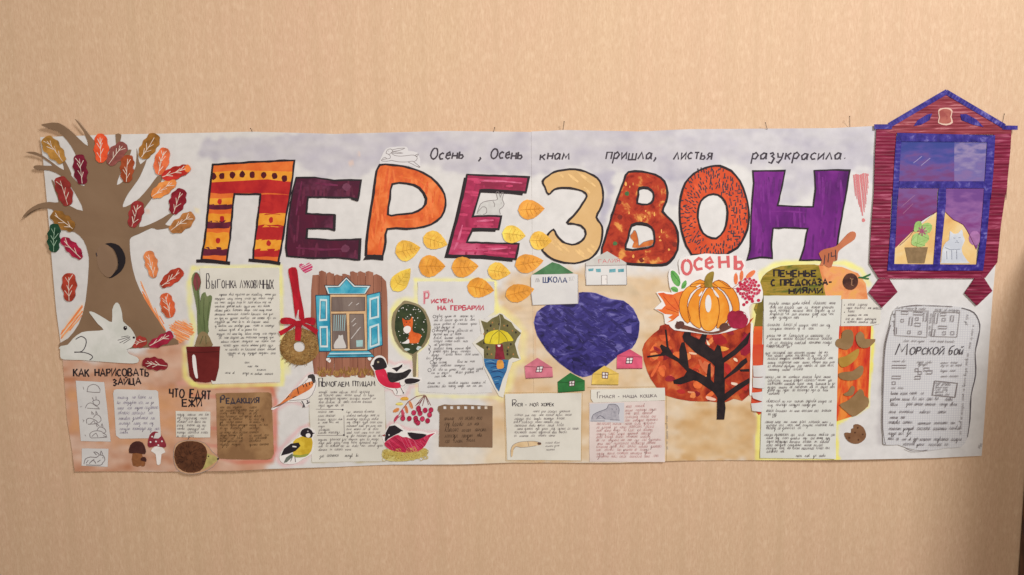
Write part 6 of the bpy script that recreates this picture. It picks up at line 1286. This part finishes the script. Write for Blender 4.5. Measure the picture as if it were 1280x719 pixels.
for (a, b_, c_, d_), ships in (((158,58),(298,60),(292,172),(155,165)), [KA((168,95),(228,97),(228,120),(168,118)), KA((275,100),(360,103),(358,126),(275,124)), KA((165,165),(190,166),(190,190),(165,190)), KA((245,145),(270,146),(262,222),(236,220)), KA((296,150),(320,150),(320,175),(296,175)), KA((290,198),(340,200),(338,228),(288,225)), KA((228,268),(250,268),(250,295),(226,294)), KA((325,272),(350,272),(348,298),(323,298)), KA((370,105),(400,106),(390,185),(366,183)), KA((110,240),(128,240),(126,300),(108,300))]), (((322,62),(432,68),(420,172),(312,168)), [KA((470,110),(498,112),(485,205),(460,203)), KA((520,108),(568,110),(566,134),(518,132)), KA((535,155),(562,155),(562,182),(533,180)), KA((612,132),(638,134),(632,186),(608,184)), KA((500,225),(578,228),(576,250),(500,248)), KA((540,275),(565,276),(564,305),(540,303)), KA((612,275),(640,276),(640,305),(612,303)), KA((445,255),(472,256),(462,318),(436,315)), KA((665,88),(690,90),(690,110),(665,108))]):
    g_ = lines('game_grid', [K(a, b_, c_, d_)], .7, PEN2, SL, sbt, closed=True); lines('ships', ships, .6, PEN, SL+.1, sbt, closed=True)
hand(sbt, [(*K((160,50))[0], *K((300,55))[0]), (*K((325,58))[0], *K((435,62))[0]), (*K((192,192))[0], *K((280,192))[0]), (*K((305,192))[0], *K((415,195))[0]), (*K((152,70))[0], *K((148,165))[0]), (*K((308,68))[0], *K((300,165))[0])], SL, 2.4, .55, PEN2)
for txt, x0, x1, y, h in (('М', 158, 207, 248, 13.5), ('ОРСКОЙ', 218, 362, 246, 8.6), ('бой', 384, 445, 246, 11)):
    write('heading_writing', txt, *K((x0, y))[0], *K((x1, y))[0], h, 1.0, INK, SL+.1, sbt, slant=.22)
q = lambda a, b, y: (*K((a, y))[0], *K((b, y))[0])
hand(sbt, [q(145,200,278), q(250,312,282), q(255,298,292), q(352,420,284), q(352,438,296), q(352,428,318), q(352,428,342), q(140,200,392), q(330,385,372)], SL, 2.5, .6, PEN2)
hand(sbt, [q(138,278,416), q(136,355,440), q(370,400,442), q(136,170,464), q(205,330,462), q(345,418,462), q(130,250,494), q(262,330,494), q(340,366,494), q(134,195,518), q(126,240,540), q(255,410,542), q(128,432,566), q(126,235,586), q(124,250,610), q(262,450,612), q(190,285,632), q(300,400,634)], SL, 3.6, .75, PEN)
hand(sbt, [(*K((462,75))[0], *K((455,120))[0]), (*K((488,120))[0], *K((470,235))[0]), (*K((465,240))[0], *K((446,400))[0]), (*K((445,410))[0], *K((430,590))[0])], SL, 2.6, .5, PEN2)
lines('ships', [K((145,292),(205,292),(203,303),(143,303)), K((145,315),(195,315)), K((145,338),(182,338),(180,349),(143,349)), K((145,362),(158,362),(158,374),(145,374)), K((243,306),(256,306),(256,318),(243,318)), K((256,318),(270,318),(270,330),(256,330)), K((280,303),(302,303),(302,315),(280,315)), K((292,315),(316,315),(314,328),(292,328)), K((243,338),(266,338),(266,350),(241,350))], .7, PEN, SL, sbt, closed=True)
lines('key_box', [K((326,358),(422,368),(412,428),(316,418))], 1.0, PEN, SL, sbt, closed=True)
hand(sbt, [q(332,392,378), q(330,380,388), q(328,385,398), q(328,365,408), q(330,400,420)], SL, 2.2, .5, PEN2)
